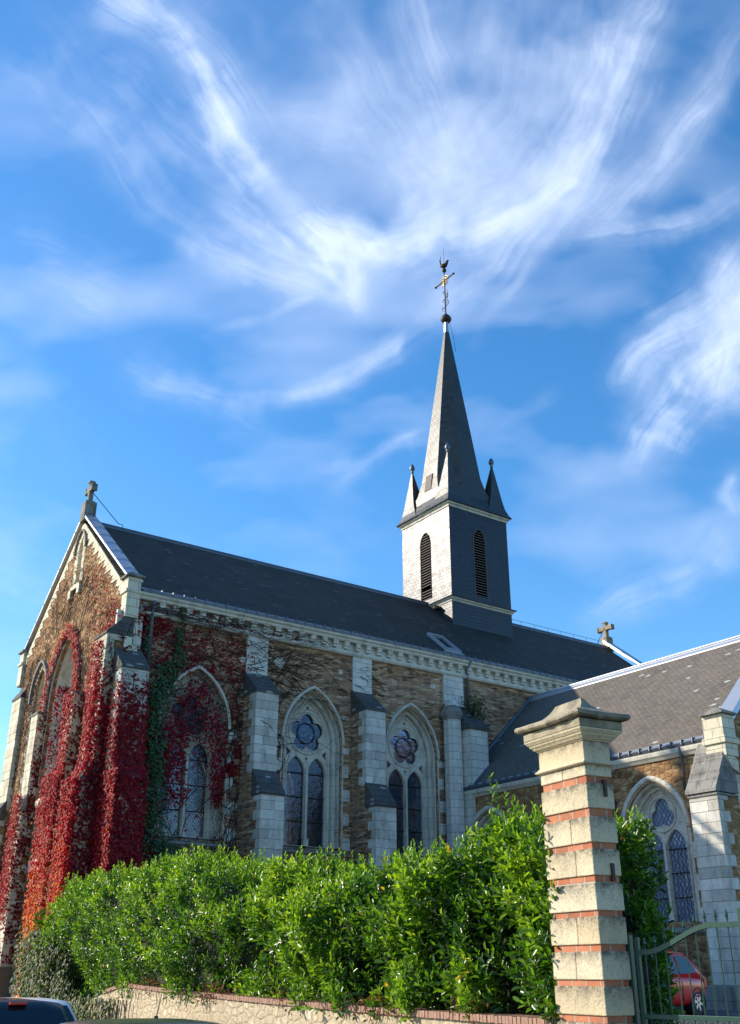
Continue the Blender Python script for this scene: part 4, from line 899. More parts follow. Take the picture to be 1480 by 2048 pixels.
for s in ss[:37]:
    z = ctop(s)-.008; v += [q(s, .025, z-.055), q(s, .025, z), q(s, .39, z), q(s, .39, z-.055)]
mb.add(v, [(i*4+k, i*4+(k+1) % 4, (i+1)*4+(k+1) % 4, (i+1)*4+k) for i in range(36) for k in range(4)]+[(0,1,2,3), tuple(range(len(v)-4, len(v)))]); mb.build('coping_mortar', plain('coping_mortar', (.33, .27, .21), .95), GW)
# ------------------------------------------------------------------ gate pillar
PL, PT = .745, .33      # along the wall, and depth behind the face
PIL = thing('gate_pillar', 'tall cream stone and red brick gate pillar with a lichened pyramid cap', 'gate pillar', q(PL/2, PT/2, SZ))
def pb(mb, s0, s1, t0, t1, z0, z1):
    mb.add([q(s0, t0, z0), q(s1, t0, z0), q(s1, t1, z0), q(s0, t1, z0), q(s0, t0, z1), q(s1, t0, z1), q(s1, t1, z1), q(s0, t1, z1)], [(0,3,2,1),(4,5,6,7),(0,1,5,4),(1,2,6,5),(2,3,7,6),(3,0,4,7)])
zs = [3.326, 3.009, 2.710, 2.401, 2.108, 1.810, 1.516, 1.215, .91, .61, .31, .01, -.25]   # tops of the stone courses
mb = MB(); rn = []; tp = []
def stone(s0, s1, t0, t1, z0, z1, r):
    pb(mb, s0, s1, t0, t1, z0, z1); rn.extend([r]*8); tp.extend([0]*4+[1]*4)
for i, zt in enumerate(zs[:-1]):
    zb = zt-.241
    j = PL*(.47 if i % 2 else .38)+random.uniform(-.05, .05)
    if i in (0, 3, 6): stone(0, PL, 0, PT, zb, zt, random.random())
    else: stone(0, j-.002, 0, PT, zb, zt, random.random()); stone(j+.002, PL, 0, PT-.001, zb+.001, zt-.001, random.random())
# block under the necking, necking, frieze
stone(.004, PL*.5-.002, .004, PT, 3.393, 3.503, .6); stone(PL*.5+.002, PL-.004, .004, PT, 3.393, 3.503, .9)
stone(.0, PL, 0, PT, 3.548, 3.735, .3)
PS = mb.build('stone_blocks', M['pstone'], PIL, attr={'rnd': rn, 'top': tp})
bv = PS.modifiers.new('bevel', 'BEVEL'); bv.width = .010; bv.segments = 2; bv.limit_method = 'ANGLE'
mb = MB(); 
for i, zt in enumerate([3.393]+zs[:-1]): pb(mb, .02, PL-.02, .02, PT-.02, (zs[i] if i < len(zs) else SZ)-.01, (3.40 if i == 0 else zs[i-1]-.22)) if i == 0 else pb(mb, .02, PL-.02, .02, PT-.02, zs[i]-.01, zs[i-1]-.235)
mb.build('brick_courses', M['brick'], PIL)
mb = MB()
def mould(mb, prof):
    n = len(prof); v = []
    for c in ((0, 0), (1, 0), (1, 1), (0, 1)):
        for o, z in prof: v.append(q(PL+o if c[0] else -o, PT+o if c[1] else -o, z))
    mb.add(v, [(i*n+k, ((i+1) % 4)*n+k, ((i+1) % 4)*n+k+1, i*n+k+1) for i in range(4) for k in range(n-1)]+[(0, n, 2*n, 3*n), (n-1, 2*n-1, 3*n-1, 4*n-1)])
mould(mb, [(-.03, 3.49), (.0, 3.503), (.022, 3.506), (.034, 3.516), (.034, 3.528), (.02, 3.536), (.012, 3.540), (.012, 3.55), (0, 3.556), (-.03, 3.556)])
mould(mb, [(-.03, 3.73), (.008, 3.735), (.015, 3.745), (.03, 3.752), (.045, 3.77), (.062, 3.785), (.068, 3.80), (.075, 3.803), (.098, 3.83), (.102, 3.845), (-.03, 3.85)])
mb.build('mouldings', M['pstone'], PIL, attr={'rnd': [.5]*len(mb.v), 'top': [.0]*len(mb.v)})
mb = MB(); mould(mb, [(-.03, 3.846), (.104, 3.848), (.104, 3.930), (-.03, 3.935)])
cp1 = mb.build('cap_block', M['pcap'], PIL, bevel=.008)
mb = MB(); nn = 14; R = []
prof = [(.125, 3.930), (.15, 3.936), (.168, 3.953), (.17, 3.975), (.155, 3.995), (.10, 4.015), (.03, 4.042), (-.05, 4.08), (-.10, 4.125), (-.135, 4.175), (-.16, 4.205)]
v = []
for o, z in prof:
    x0, x1, y0, y1 = -o, PL+o, -o, PT+o
    if y1-y0 < .05: ym = (y0+y1)/2; y0, y1 = ym-.02, ym+.02
    P4 = [(x0, y0), (x1, y0), (x1, y1), (x0, y1)]
    for a in range(4):
        p, r = P4[a], P4[(a+1) % 4]
        for k in range(nn):
            t = k/nn; x, y = p[0]+(r[0]-p[0])*t, p[1]+(r[1]-p[1])*t; w = (fbm(x*8+a*3, y*8+z*12, 3, 7)-.5)*.032
            cr = 1-min(1, min(t, 1-t)*2); v.append(q(x+w, y+w, z+w*.8+(.012*cr if o > .1 else 0)))
N4 = nn*4; mb.add(v, [(i*N4+k, i*N4+(k+1) % N4, (i+1)*N4+(k+1) % N4, (i+1)*N4+k) for i in range(len(prof)-1) for k in range(N4)]+[tuple(range(N4)), tuple(range((len(prof)-1)*N4, len(prof)*N4))]); mb.build('pyramid_cap', M['pcap'], PIL, smooth=False)
mb = MB()
for z0, dd in ((3.30, .16), (2.52, .16)): pb(mb, -.022, .01, .20, .235, z0-.10, z0+.06)
mb.build('hinge_pin', M['iron'], PIL)
# ------------------------------------------------------------------ gate
gd = np.array([.15, -.985]); gd /= np.linalg.norm(gd); H0 = C0+DE*.37
def GP(t, z, o=0.): return Vector((H0[0]+gd[0]*t-gd[1]*o, H0[1]+gd[1]*t+gd[0]*o, z))
GT = thing('metal_gate', 'green iron gate with spear topped bars and a swept top rail beside the pillar', 'gate', tuple(GP(0, -.12)))
def gbox(mb, t0, t1, z0, z1, o0, o1):
    mb.add([GP(t, z, o) for z in (z0, z1) for t, o in ((t0, o0), (t1, o0), (t1, o1), (t0, o1))], [(0,3,2,1),(4,5,6,7),(0,1,5,4),(1,2,6,5),(2,3,7,6),(3,0,4,7)])
def tr(t): 
    u = min(1, max(0, (t-.14)/.70)); return 1.800+.212*(u*u*(3-2*u))
mb = MB(); gbox(mb, -.055, -.005, -.1, 1.95, -.03, .03); mb.build('hanging_post', M['green_paint'], GT, bevel=.004)
mb = MB(); gbox(mb, .035, .075, -.05, 1.93, -.02, .02); gbox(mb, 1.10, 1.155, -.05, 2.145, -.025, .025); mb.build('stile', M['green_paint'], GT, bevel=.004)
mb = MB(); n = 30; v = []
for i in range(n+1):
    t = .075+(1.10-.075)*i/n; z = tr(t); v += [GP(t, z-.022, -.02), GP(t, z+.022, -.02), GP(t, z+.022, .02), GP(t, z-.022, .02)]
mb.add(v, [(i*4+k, i*4+(k+1) % 4, (i+1)*4+(k+1) % 4, (i+1)*4+k) for i in range(n) for k in range(4)]); mb.build('top_rail', M['green_paint'], GT)
for z in (1.27, 1.10, .05):
    mb = MB(); gbox(mb, .075, 1.10, z-.02, z+.02, -.018, .018); mb.build('rail', M['green_paint'], GT, bevel=.003)
k = 0; t = .132
while t < 1.07:
    mb = MB(); zt = tr(t)
    mb.tube([GP(t, -.02), GP(t, zt+.045)], .006, 8)
    mb.lathe([(.004, .0), (.012, .008), (.006, .018), (.017, .032), (.014, .05), (.003, .088)], tuple(GP(t, zt+.04)), 8)
    b = mb.build('bar', M['green_paint'], GT); t += .107
for t in np.arange(.185, 1.06, .107):
    mb = MB(); pts = [GP(t+.036*math.cos(a), 1.185+.052*math.sin(a)) for a in np.linspace(0, 2*PI, 15)]; mb.tube(pts, .006, 5); mb.build('scroll', M['green_paint'], GT)

# ------------------------------------------------------------------ cars
def carpaint(name, col, rough=.28):
    m, t, b, _ = mat(name); setb(t, b, Base_Color=col, Roughness=rough); b.inputs['Coat Weight'].default_value = .35; b.inputs['Coat Roughness'].default_value = .06; return m
def carglass():
    m, t, b, _ = mat('car_glass'); setb(t, b, Base_Color=(.012, .016, .022), Roughness=.04); b.inputs['Specular IOR Level'].default_value = .7; return m
M['carglass'] = carglass(); M['rubber'] = plain('rubber', (.02, .02, .02), .8); M['alloy'] = plain('alloy', (.45, .46, .48), .3, .8); M['plastic'] = plain('black_plastic', (.018, .018, .02), .6)
M['taillight'] = plain('tail_light', (.45, .015, .01), .2); M['headlight'] = plain('head_light', (.75, .78, .8), .12); M['white_plate'] = plain('number_plate', (.7, .7, .66), .5)
def car(label, paint, pos, head, L=3.9, Wd=1.68, H=1.48, roof=(.30, 1.1, 2.15, 2.95), belt=.93, name='parked_car', group='cars near the churchyard', aerial=None, extras=None):
    """x runs from the rear bumper (0) to the front (L); roof = x of rear-window foot, roof rear, roof front, windscreen foot"""
    root = thing(name, label, 'car', pos, group); root.rotation_euler.z = head; root['world_parts'] = 0
    hw = Wd/2; xr0, xr1, xr2, xr3 = roof
    def bt(x): return belt-.03+.05*math.sin(PI*min(1, max(0, x/L)))-(max(0, x-xr3)/(L-xr3))**1.6*.24-(max(0, .18-x)/.18)*.10
    def wx(x): e = min(x, L-x); return hw*(1-.16*max(0, 1-e/.55)**2)
    mb = MB(); xs = [0, .05, .15, .3, .5, .8, 1.1, 1.5, 2., 2.5, xr3, xr3+.25, L-.5, L-.28, L-.12, L-.03, L]; xs = sorted(xs); v = []
    for x in xs:
        w, z = wx(x), bt(x); e = 1 if 0 < x < L else .9; zb_ = .20 if .1 < x < L-.1 else .32
        half = [(0, z+.02), (w*.6, z+.012), (w*.9, z-.02), (w*.985, z-.09), (w, z-.22), (w*.99, .52), (w*.975, .40), (w*.93, zb_), (0, zb_)]
        ring_ = half+[(-a, b) for a, b in half[1:-1]][::-1]
        v += [((x if 0 < x < L else (x+.03 if x == 0 else x-.03))-L/2, a, b) for a, b in ring_]
    n = 16; mb.add(v, [(i*n+k, i*n+(k+1) % n, (i+1)*n+(k+1) % n, (i+1)*n+k) for i in range(len(xs)-1) for k in range(n)]+[tuple(range(n)), tuple(range((len(xs)-1)*n, len(xs)*n))])
    def P(o): o.parent = root; return o
    body = P(mb.build('body', paint, None, smooth=True))
    md = body.modifiers.new('sub', 'SUBSURF'); md.levels = 1; md.render_levels = 2
    # cabin
    def zr(x):
        if x < xr1: return belt+(H-.03-belt)*((x-xr0)/(xr1-xr0))**.75 if x > xr0 else belt-.05
        if x > xr2: return belt+(H-.02-belt)*max(0, (xr3-x)/(xr3-xr2))**.85
        return H-.02+.02*math.sin(PI*(x-xr1)/(xr2-xr1))
    yb, yt = hw*.945, hw*.76
    def side(z): return yb+(yt-yb)*(z-belt)/(H-.06-belt)
    xs2 = [xr0+(xr1-xr0)*f for f in (0, .25, .5, .75, 1)]+[xr1+(xr2-xr1)*f for f in (.2, .5, .8)]+[xr2+(xr3-xr2)*f for f in (0, .25, .5, .75, 1)]; v = []
    for x in xs2:
        z = max(zr(x), belt-.02); y = side(max(belt, z-.05)); half = [(0, z+.015), (y*.55, z+.01), (y*.88, z-.012), (y*.985, z-.05 if z-.05 > belt-.06 else belt-.06), (side(belt), belt-.08)]
        rg = half+[(-a, b) for a, b in half[1:]][::-1]; v += [(x-L/2, a, b) for a, b in rg]
    n = 9; mb = MB(); mb.add(v, [(i*n+k, i*n+(k+1) % n, (i+1)*n+(k+1) % n, (i+1)*n+k) for i in range(len(xs2)-1) for k in range(n)]+[tuple(range(n)), tuple(range((len(xs2)-1)*n, len(xs2)*n))]); P(mb.build('cabin', paint, None, smooth=True))
    # glass panels stand 4 mm proud
    def pane(poly, sg, nm='side_window'):
        mb = MB(); v = [(x-L/2, sg*(side(z)+.006), z) for x, z in poly]; v2 = [(x-L/2, sg*(side(z)-.02), z) for x, z in poly]; k = len(poly)
        mb.add(v+v2, [tuple(range(k))]+[(i, (i+1) % k, (i+1) % k+k, i+k) for i in range(k)]); P(mb.build(nm, M['carglass'], None))
    mid = (xr1+xr2)/2-.05; zt_ = H-.115; zb_ = belt+.035
    for sg in (-1, 1):
        pane([(mid+.05, zb_), (xr3-.28, zb_), (xr3-.40, zb_+.12), (xr2+.05, zt_), (mid+.05, zt_)], sg)
        pane([(xr0+.34, zb_+.04), (mid-.04, zb_), (mid-.04, zt_), (xr1+.10, zt_), (xr0+.50, zt_-.16)], sg)
    def crossp(x0, x1, z0, z1, w0, w1, nm, out):
        mb = MB(); N_ = 8; v = []
        for j, (x, z, w) in enumerate(((x0, z0, w0), (x0+(x1-x0)*.5, z0+(z1-z0)*.56, (w0+w1)/2), (x1, z1, w1))):
            for i in range(N_+1): y = -w+2*w*i/N_; v.append((x-L/2+out*(1-(y/hw)**2)*.05+out*.014, y, z))
        mb.add(v, [(j*(N_+1)+i, j*(N_+1)+i+1, (j+1)*(N_+1)+i+1, (j+1)*(N_+1)+i) for j in range(2) for i in range(N_)]); P(mb.build(nm, M['carglass'], None, smooth=True, recalc=False))
    crossp(xr0+.07, xr1-.08, zr(xr0+.07)+.02, zr(xr1-.08)+.0, hw*.80, hw*.66, 'rear_window', -1)
    crossp(xr3-.10, xr2+.06, zr(xr3-.10)+.0, zr(xr2+.06)+.0, hw*.84, hw*.68, 'windscreen', 1)
    for i, xw in enumerate((.62, L-.72)):
        for sg in (-1, 1):
            mb = MB()
            def wl(prof, nseg=24):
                vv = [(xw-L/2+r*math.cos(2*PI*k/nseg), sg*y, .30+r*math.sin(2*PI*k/nseg)) for r, y in prof for k in range(nseg)]
                mb.add(vv, [(a*nseg+k, a*nseg+(k+1) % nseg, (a+1)*nseg+(k+1) % nseg, (a+1)*nseg+k) for a in range(len(prof)-1) for k in range(nseg)]+[tuple(range(nseg)), tuple(range((len(prof)-1)*nseg, len(prof)*nseg))])
            wl([(.19, hw-.20), (.29, hw-.20), (.30, hw-.17), (.30, hw-.04), (.285, hw-.012), (.205, hw-.008), (.19, hw-.03)])
            w = P(mb.build('wheel', M['rubber'], None, smooth=False)); mb = MB()
            for k in range(6):
                a = k*PI/3+.2; ca, sa = math.cos(a), math.sin(a)
                mb.add([(xw-L/2+ca*r-sa*wd, sg*(hw-.02+dy), .30+sa*r+ca*wd) for r, wd, dy in ((.03, .035, .0), (.195, .028, .0), (.195, -.028, 0), (.03, -.035, 0), (.03, .035, -.03), (.195, .028, -.03), (.195, -.028, -.03), (.03, -.035, -.03))], [(0,1,2,3),(7,6,5,4),(0,1,5,4),(1,2,6,5),(2,3,7,6),(3,0,4,7)])
            vv = [(xw-L/2+r*math.cos(2*PI*k/24), sg*y, .30+r*math.sin(2*PI*k/24)) for r, y in ((.205, hw-.012), (.19, hw-.006), (.185, hw-.05), (.0, hw-.06)) for k in range(24)]
            mb.add(vv, [(a*24+k, a*24+(k+1) % 24, (a+1)*24+(k+1) % 24, (a+1)*24+k) for a in range(3) for k in range(24)])
            r_ = mb.build('rim', M['alloy'], None); r_.parent = w
            mb = MB(); vv = [(xw-L/2+r*math.cos(2*PI*k/24), sg*y, .31+r*math.sin(2*PI*k/24)) for r, y in ((.35, hw-.30), (.36, hw-.05), (.345, hw+.002), (.31, hw+.002), (.30, hw-.28)) for k in range(24)]
            mb.add(vv, [(a*24+k, a*24+(k+1) % 24, (a+1)*24+(k+1) % 24, (a+1)*24+k) for a in range(4) for k in range(24)]); P(mb.build('wheel_arch', M['plastic'], None))
    for sg in (-1, 1):
        mb = MB(); mb.lathe([(.02, -.055), (.085, -.04), (.10, .0), (.085, .05), (.02, .07)], (xr3-.42-L/2, sg*(hw+.09), belt+.06), 10); P(mb.build('mirror', paint, None, smooth=True))
        mb = MB(); mb.box((.02-L/2, sg*hw*.90-.12 if sg > 0 else -hw*.90-.02, .62), (.16-L/2, sg*hw*.90+.02 if sg > 0 else -hw*.90+.12, .90)); P(mb.build('tail_light', M['taillight'], None, bevel=.03))
        mb = MB(); mb.box((L-.34-L/2, sg*hw*.82-.16, .55), (L-.10-L/2, sg*hw*.82+.12, .68)); P(mb.build('headlight', M['headlight'], None, bevel=.04))
        mb = MB(); mb.box((mid+.12-L/2, sg*hw-.01, .78), (mid+.30-L/2, sg*hw+.02, .81)); P(mb.build('door_handle', paint, None, bevel=.008))
        for xx in (mid, xr3-.22):
            mb = MB(); mb.box((xx-.006-L/2, sg*hw*.985-.004, .34), (xx+.006-L/2, sg*hw+.003, .80)); P(mb.build('door_gap', M['plastic'], None))
    mb = MB(); mb.box((-.035-L/2, -.26, .50), (.0-L/2, .26, .61)); P(mb.build('number_plate', M['white_plate'], None))
    mb = MB(); mb.box((xr1-.10-L/2, -.12, H-.05), (xr1-.02-L/2, .12, H-.015)); P(mb.build('brake_light', M['taillight'], None, bevel=.01))
    if aerial: mb = MB(); mb.tube([(aerial[0]-L/2, aerial[1], H-.02), (aerial[0]-L/2-aerial[2], aerial[1], H+aerial[3])], .006, 5, .003); mb.lathe([(.03, -.02), (.02, .02)], (aerial[0]-L/2, aerial[1], H-.0), 8); P(mb.build('aerial', M['plastic'], None))
    if extras: extras(root, P, L, hw, H, roof)
    return root
dWa = math.atan2(DW[1], DW[0])
car('small red hatchback parked below the transept windows behind the gate', carpaint('red_paint', (.72, .014, .022)), (9.05, -14.6, .65), math.radians(188), L=3.75, H=1.5, roof=(.12, .75, 2.0, 2.85), aerial=(1.9, .0, .12, .22))
def rails(root, P, L, hw, H, roof):
    for sg in (-1, 1): mb = MB(); mb.tube([(roof[1]-.1-L/2, sg*hw*.62, H+.0), (roof[1]-L/2, sg*hw*.62, H+.04), (roof[2]-L/2, sg*hw*.62, H+.04), (roof[2]+.1-L/2, sg*hw*.62, H)], .016, 6); P(mb.build('roof_rail', M['plastic'], None))
p = Vector((-8.1, -17.0, SZ)); car('dark people carrier seen from behind at the lower left corner', carpaint('dark_paint', (.012, .012, .013)), tuple(p), dWa+.10, L=4.2, Wd=1.70, H=1.535, roof=(.05, .42, 3.0, 3.7), belt=.95)
car('white car parked ahead of the dark people carrier', carpaint('white_paint', (.75, .76, .78)), (-7.05, -15.0, SZ), dWa+.05, L=4.1, Wd=1.72, H=1.50, roof=(.35, .9, 2.6, 3.4))
car('dark olive car with a thin roof aerial in front of the garden wall', carpaint('olive_paint', (.05, .06, .045)), (-8.95, -24.4, SZ), dWa+.02, L=3.9, Wd=1.66, H=1.50, roof=(.3, .9, 2.3, 3.1), aerial=(2.1, -.25, .12, .2))

# ------------------------------------------------------------------ climbing plants on the church
class Scatter:
    def __init__(s): s.P = []; s.A = []; s.N = []; s.L = []; s.R = []
    def add(s, P, A, N, L, R): s.P.append(P); s.A.append(A); s.N.append(N); s.L.append(np.broadcast_to(L, len(P))); s.R.append(np.broadcast_to(R, len(P)))
    def build(s, name, m, parent, ratio=.8, fold=.15):
        P, A, N, L, R = (np.concatenate(q) for q in (s.P, s.A, s.N, s.L, s.R))
        return leaves(name, m, P, A, N, L, L*ratio, R, parent, fold)
def clothe(sc, fr, s0, s1, z0, z1, per, dens, d=(.02, .12), size=(.055, .12), col=lambda s, z, n: rng.normal(.45, .2, n), down=.9):
    n = int((s1-s0)*(z1-z0)*per*(1.35 if sc is red else 1))
    if n <= 0: return
    s = rng.uniform(s0, s1, n); z = rng.uniform(z0, z1, n); k = rng.random(n) < dens(s, z); s, z = s[k], z[k]; n = len(s)
    if n == 0: return
    o = np.array(fr(0, 0, 0)); sx = np.array(fr(1, 0, 0))-o; nx = np.array(fr(0, 0, 1))-o; up = np.array((0, 0, 1.))
    dd = rng.uniform(d[0], d[1], n) if not callable(d) else d(s, z, n)
    P = o+s[:, None]*sx+z[:, None]*up+dd[:, None]*nx
    A = -up*down+nx*rng.uniform(.1, .7, n)[:, None]+sx*rng.normal(0, .45, n)[:, None]
    N = nx*.9+up*rng.uniform(-.1, .8, n)[:, None]+sx*rng.normal(0, .35, n)[:, None]
    sc.add(P, A, N, rng.uniform(size[0], size[1], n), np.clip(col(s, z, n), 0, 1))
def blob(s, z, L):
    v = np.zeros_like(s)
    for c, h, rs, rz, st in L: v = np.maximum(v, st*np.clip(1.5-((s-c)/rs)**2-((z-h)/rz)**2, 0, 1))
    return v
red = Scatter(); dry = Scatter()
# nave side wall and first window
def dsouth(s, z):
    b = blob(s, z, [(1.0, 5.5, .95, 4.6, 1.), (2.05, 8.7, .85, 1.0, 1.), (2.3, 9.7, .6, .7, .9), (3.0, 11.1, 1.2, .6, .52), (3.95, 9.9, .6, 1.0, .62), (3.3, 10.1, .9, .8, .40), (4.15, 8.4, .32, 1.3, .75), (2.6, 7.6, .5, .6, .5), (3.2, 12.0, .8, .35, .5),
        (1.0, 13.6, .9, .8, .7), (3.4, 14.1, 2.6, .2, .65), (3.2, 13.3, 2., .6, .3), (3.9, 12.6, .9, .9, .25), (5., 8.55, .7, .25, .7), (5.0, 9.3, .4, .4, .5), (2., 12.4, 1.6, .7, .4), (5.4, 14., 2.2, .22, .4), (7.6, 14.0, 1.4, .16, .2), (5., 12.3, .7, 1.2, .16), (4.7, 11.2, .5, 1.4, .3)])
    rr = np.hypot(abs(s-3.15)+.92, z-9.95); b = b*np.where((z > 9.9) & (rr > 1.95) & (rr < 2.45), .62, 1)
    n = fbm(s*1.9, z*1.9, 4, 5); return np.clip(b*1.5-(n-.25)*1.15, 0, 1)*(b > .01)
clothe(red, FS, .3, 9, .7, 14.6, 300, dsouth, (-.02, .16), col=lambda s, z, n: rng.normal(.42, .16, n))
clothe(red, FS, .3, 5.6, 6, 14.4, 22, lambda s, z: np.clip(fbm(s*2.5, z*2.5, 3, 8)*1.6-.3, 0, 1)*np.clip((5.6-s)/4, 0, 1), (0, .1), col=lambda s, z, n: rng.normal(.4, .2, n))
# corner buttress, south side: front face and both flanks
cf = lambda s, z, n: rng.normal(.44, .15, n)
clothe(red, FS, -.35, .78, 7.5, 11.2, 380, lambda s, z: np.clip(1.5-(z-8.6)*.42-(fbm(s*2, z*2, 3, 2)-.3), 0, 1), lambda s, z, n: rng.uniform(.02, .14, n)+np.interp(z, [7.5, 8.45], [1.6, 1.08]), col=cf)
clothe(red, FS, -.36, .80, .6, 7.65, 600, lambda s, z: np.clip(1.7-fbm(s*1.7, z*1.3, 4, 12), 0, 1), (1.5, 1.72), col=cf)
clothe(red, FS, -.35, .75, 11, 13.9, 110, lambda s, z: np.clip(fbm(s*2, z*2, 3, 21)-.28, 0, 1)*1.3, (.15, .3), col=cf)
FCs = frame((0, -.03, 0), (1, 0, 0), (0, -1, 0))        # south flank of the front-facing buttress
clothe(red, FCs, -1.3, .3, .7, 12.4, 320, lambda s, z: np.clip(1.25-fbm(s*2, z*1.5, 4, 15)-np.clip((z-9.5)*.22, 0, .8), 0, 1)*((s > -.95) | (z < 7.6)), (.02, .14), col=lambda s, z, n: rng.normal(.33, .15, n))  # darker crimson here puts the shade of the flank into the leaves
FFl = frame((-.31, 0, 0), (0, 1, 0), (-1, 0, 0))
clothe(red, FFl, -1.6, -.1, .7, 7.8, 380, lambda s, z: np.clip(1.4-fbm(s*2, z*1.2, 3, 61), 0, 1), (.0, .12), col=lambda s, z, n: rng.normal(.5, .15, n))
clothe(red, FFl, -1.1, -.1, 7.8, 10.8, 220, lambda s, z: np.clip(1.2-fbm(s*2, z*1.2, 3, 62)-np.clip((z-9)*.3, 0, 1), 0, 1), (.0, .1), col=cf)
# lit front faces: sunlight put into the brighter leaf colours
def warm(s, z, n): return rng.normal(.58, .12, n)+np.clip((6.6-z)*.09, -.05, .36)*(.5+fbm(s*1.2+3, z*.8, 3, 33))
clothe(red, FW2, -.02, 1.15, 7.5, 12.6, 440, lambda s, z: np.clip(1.15-(z-8)*.06-fbm(s*2.6, z*.9, 3, 31)*.9-np.clip(.38-s, 0, 1)*1.6, 0, 1), lambda s, z, n: rng.uniform(.0, .14, n)+np.interp(z, [7.5, 8.35], [1.3, .93]), col=warm)
clothe(red, FW2, -.05, 1.2, .8, 7.7, 580, lambda s, z: np.clip(1.5-fbm(s*2, z*1.2, 3, 14), 0, 1), (1.26, 1.55), col=warm)
clothe(red, FW2, 3.5, 4.45, 8.0, 11.5, 420, lambda s, z: np.clip(1.25-fbm(s*3, z, 3, 41)*1.2, 0, 1), (.62, .75), col=warm)
clothe(red, FW2, 3.4, 5.2, .9, 8.4, 480, lambda s, z: np.clip(1.5-fbm(s*2, z, 3, 17)-np.clip(s-4.7, 0, 1)*1.2-np.clip((3.2-z)*.12*(s-3.9), 0, 1), 0, 1), (.74, 1.0), col=warm)
clothe(red, FW2, 4.4, 7.0, 6.9, 8.8, 320, lambda s, z: np.clip(1.3-fbm(s*1.6, z*1.6, 3, 18)-np.clip((s-5.3)*.55, 0, 1)-abs(z-7.7)*.25, 0, 1), (.1, .7), col=lambda s, z, n: rng.normal(.5, .15, n))
clothe(red, FW2, 7.75, 8.65, 3.0, 8.2, 330, lambda s, z: np.clip(1.3-fbm(s*2.6, z, 3, 19)*1.1-np.clip(4.0-z, 0, 1), 0, 1), (.75, .95), col=lambda s, z, n: rng.normal(.55, .13, n))
clothe(red, FW, 8.7, 11.0, .8, 7.4, 260, lambda s, z: np.clip(1.1-fbm(s*1.3, z*1.1, 3, 20)-np.clip((z-5.5)*.3, 0, 1), 0, 1), (.02, .2), col=cf)
FB2 = frame((0, 3.54, 0), (1, 0, 0), (0, -1, 0)); FB1 = frame((0, 7.76, 0), (1, 0, 0), (0, -1, 0))
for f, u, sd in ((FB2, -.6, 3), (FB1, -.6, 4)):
    clothe(red, f, u, .28, 2, 11.5, 230, lambda s, z: np.clip(1.0-fbm(s*2.4, z*1.6, 3, 22+sd)*1.25, 0, 1)*((s > -.33) | (z < 7.5)), (.02, .10), col=lambda s, z, n: rng.normal(.3, .15, n))  # shaded flanks: the shade is put into darker leaf colours
clothe(red, FW, 1.1, 3.6, 7.6, 14.4, 180, lambda s, z: np.clip(1.15-fbm(s*1.3, z*.8, 4, 24)*1.2-np.clip((s-1.2)*.18, 0, 1)-np.clip((z-10.5)*.12, 0, 1), 0, 1), (.02, .12), col=warm)
def darch(s, z):   # along the hood of the great window
    cc = 1.31; r = 2.43+.72; xx = abs(s-MID)+cc; rr = np.hypot(xx, z-11.75); return np.clip(1-abs(rr-r)/.34, 0, 1)*(z > 11.3)*np.clip(1.2-fbm(s*3, z*3, 3, 26), 0, 1)
clothe(red, FW, 3.8, 8.4, 11.3, 15.3, 420, darch, (.08, .24), col=lambda s, z, n: rng.normal(.62, .12, n))
clothe(red, FW, 4.4, 8.0, 8.0, 11.5, 70, lambda s, z: np.clip(fbm(s*2, z*2, 3, 27)-.3, 0, 1)*1.5, (-.5, .1), col=cf)
FJ = frame((0, 7.28, 0), (1, 0, 0), (0, -1, 0))
clothe(red, FJ, .05, .95, 8, 12.5, 260, lambda s, z: np.clip(1.05-fbm(s*2.4, z*1.3, 3, 66)*1.3, 0, 1), (.0, .2), col=cf)
# the upper gable: a net of twigs with few leaves
clothe(dry, FW, .3, 11.8, 8.4, 19.4, 130, lambda s, z: (z < 14.5+(5.6-abs(s-MID))*.8)*np.clip(fbm(s*1.8, z*1.8, 3, 28)*1.3-.12, 0, 1)*((abs(s-MID) > 1.9) | (z > 15) | (z < 8)), (.01, .09), (.05, .10), lambda s, z, n: rng.random(n))
clothe(red, FW, .3, 6.2, 12.5, 19.2, 90, lambda s, z: (z < 14.4+(5.5-abs(s-MID))*.8)*np.clip(fbm(s*1.4, z*1.4, 4, 29)*1.6-.50, 0, 1)*np.clip(1.2-abs(s-1.8-(z-14)*.45)*.5, 0, 1), (.02, .09), (.06, .10), lambda s, z, n: rng.normal(.62, .12, n))
CP = thing('climbing_plant', 'crimson and orange creeper covering the church facade buttresses and the first side window', 'climbing plant', (-1.0, -.8, GZ))
red.build('foliage', M['red_leaf'], CP, .9); dry.build('withered_foliage', M['dry_leaf'], CP, .7)
def vine_stems(mb, fr, starts, zmax, r=.014, wander=.5, d=.03, step=.16, seed=0, lim=None, skip=None):
    R = random.Random(seed)
    for s, z, n, ang in starts:
        if (lim and not lim[0] < s < lim[1]) or (skip and skip(s, z)): continue
        a = ang; pts = [fr(s, z, d)]; x = s
        for i in range(n):
            a += R.gauss(0, wander*.5); a += (ang-a)*.12
            x += math.sin(a)*step; z += math.cos(a)*step
            if z > zmax or (lim and not lim[0] < x < lim[1]): break
            if skip and skip(x, z):
                if len(pts) > 2: mb.tube(pts, r*R.uniform(.6, 1.3), 3, r*.5)
                pts = []; continue
            pts.append(fr(x, z, d+R.random()*.02))
        if len(pts) > 2: mb.tube(pts, r*R.uniform(.6, 1.5), 3, r*.5)
mb = MB(); R_ = random.Random(3)
st = [(R_.uniform(.8, 5.2), R_.uniform(.7, 9), R_.randint(20, 60), R_.gauss(0, .5)) for _ in range(150)]
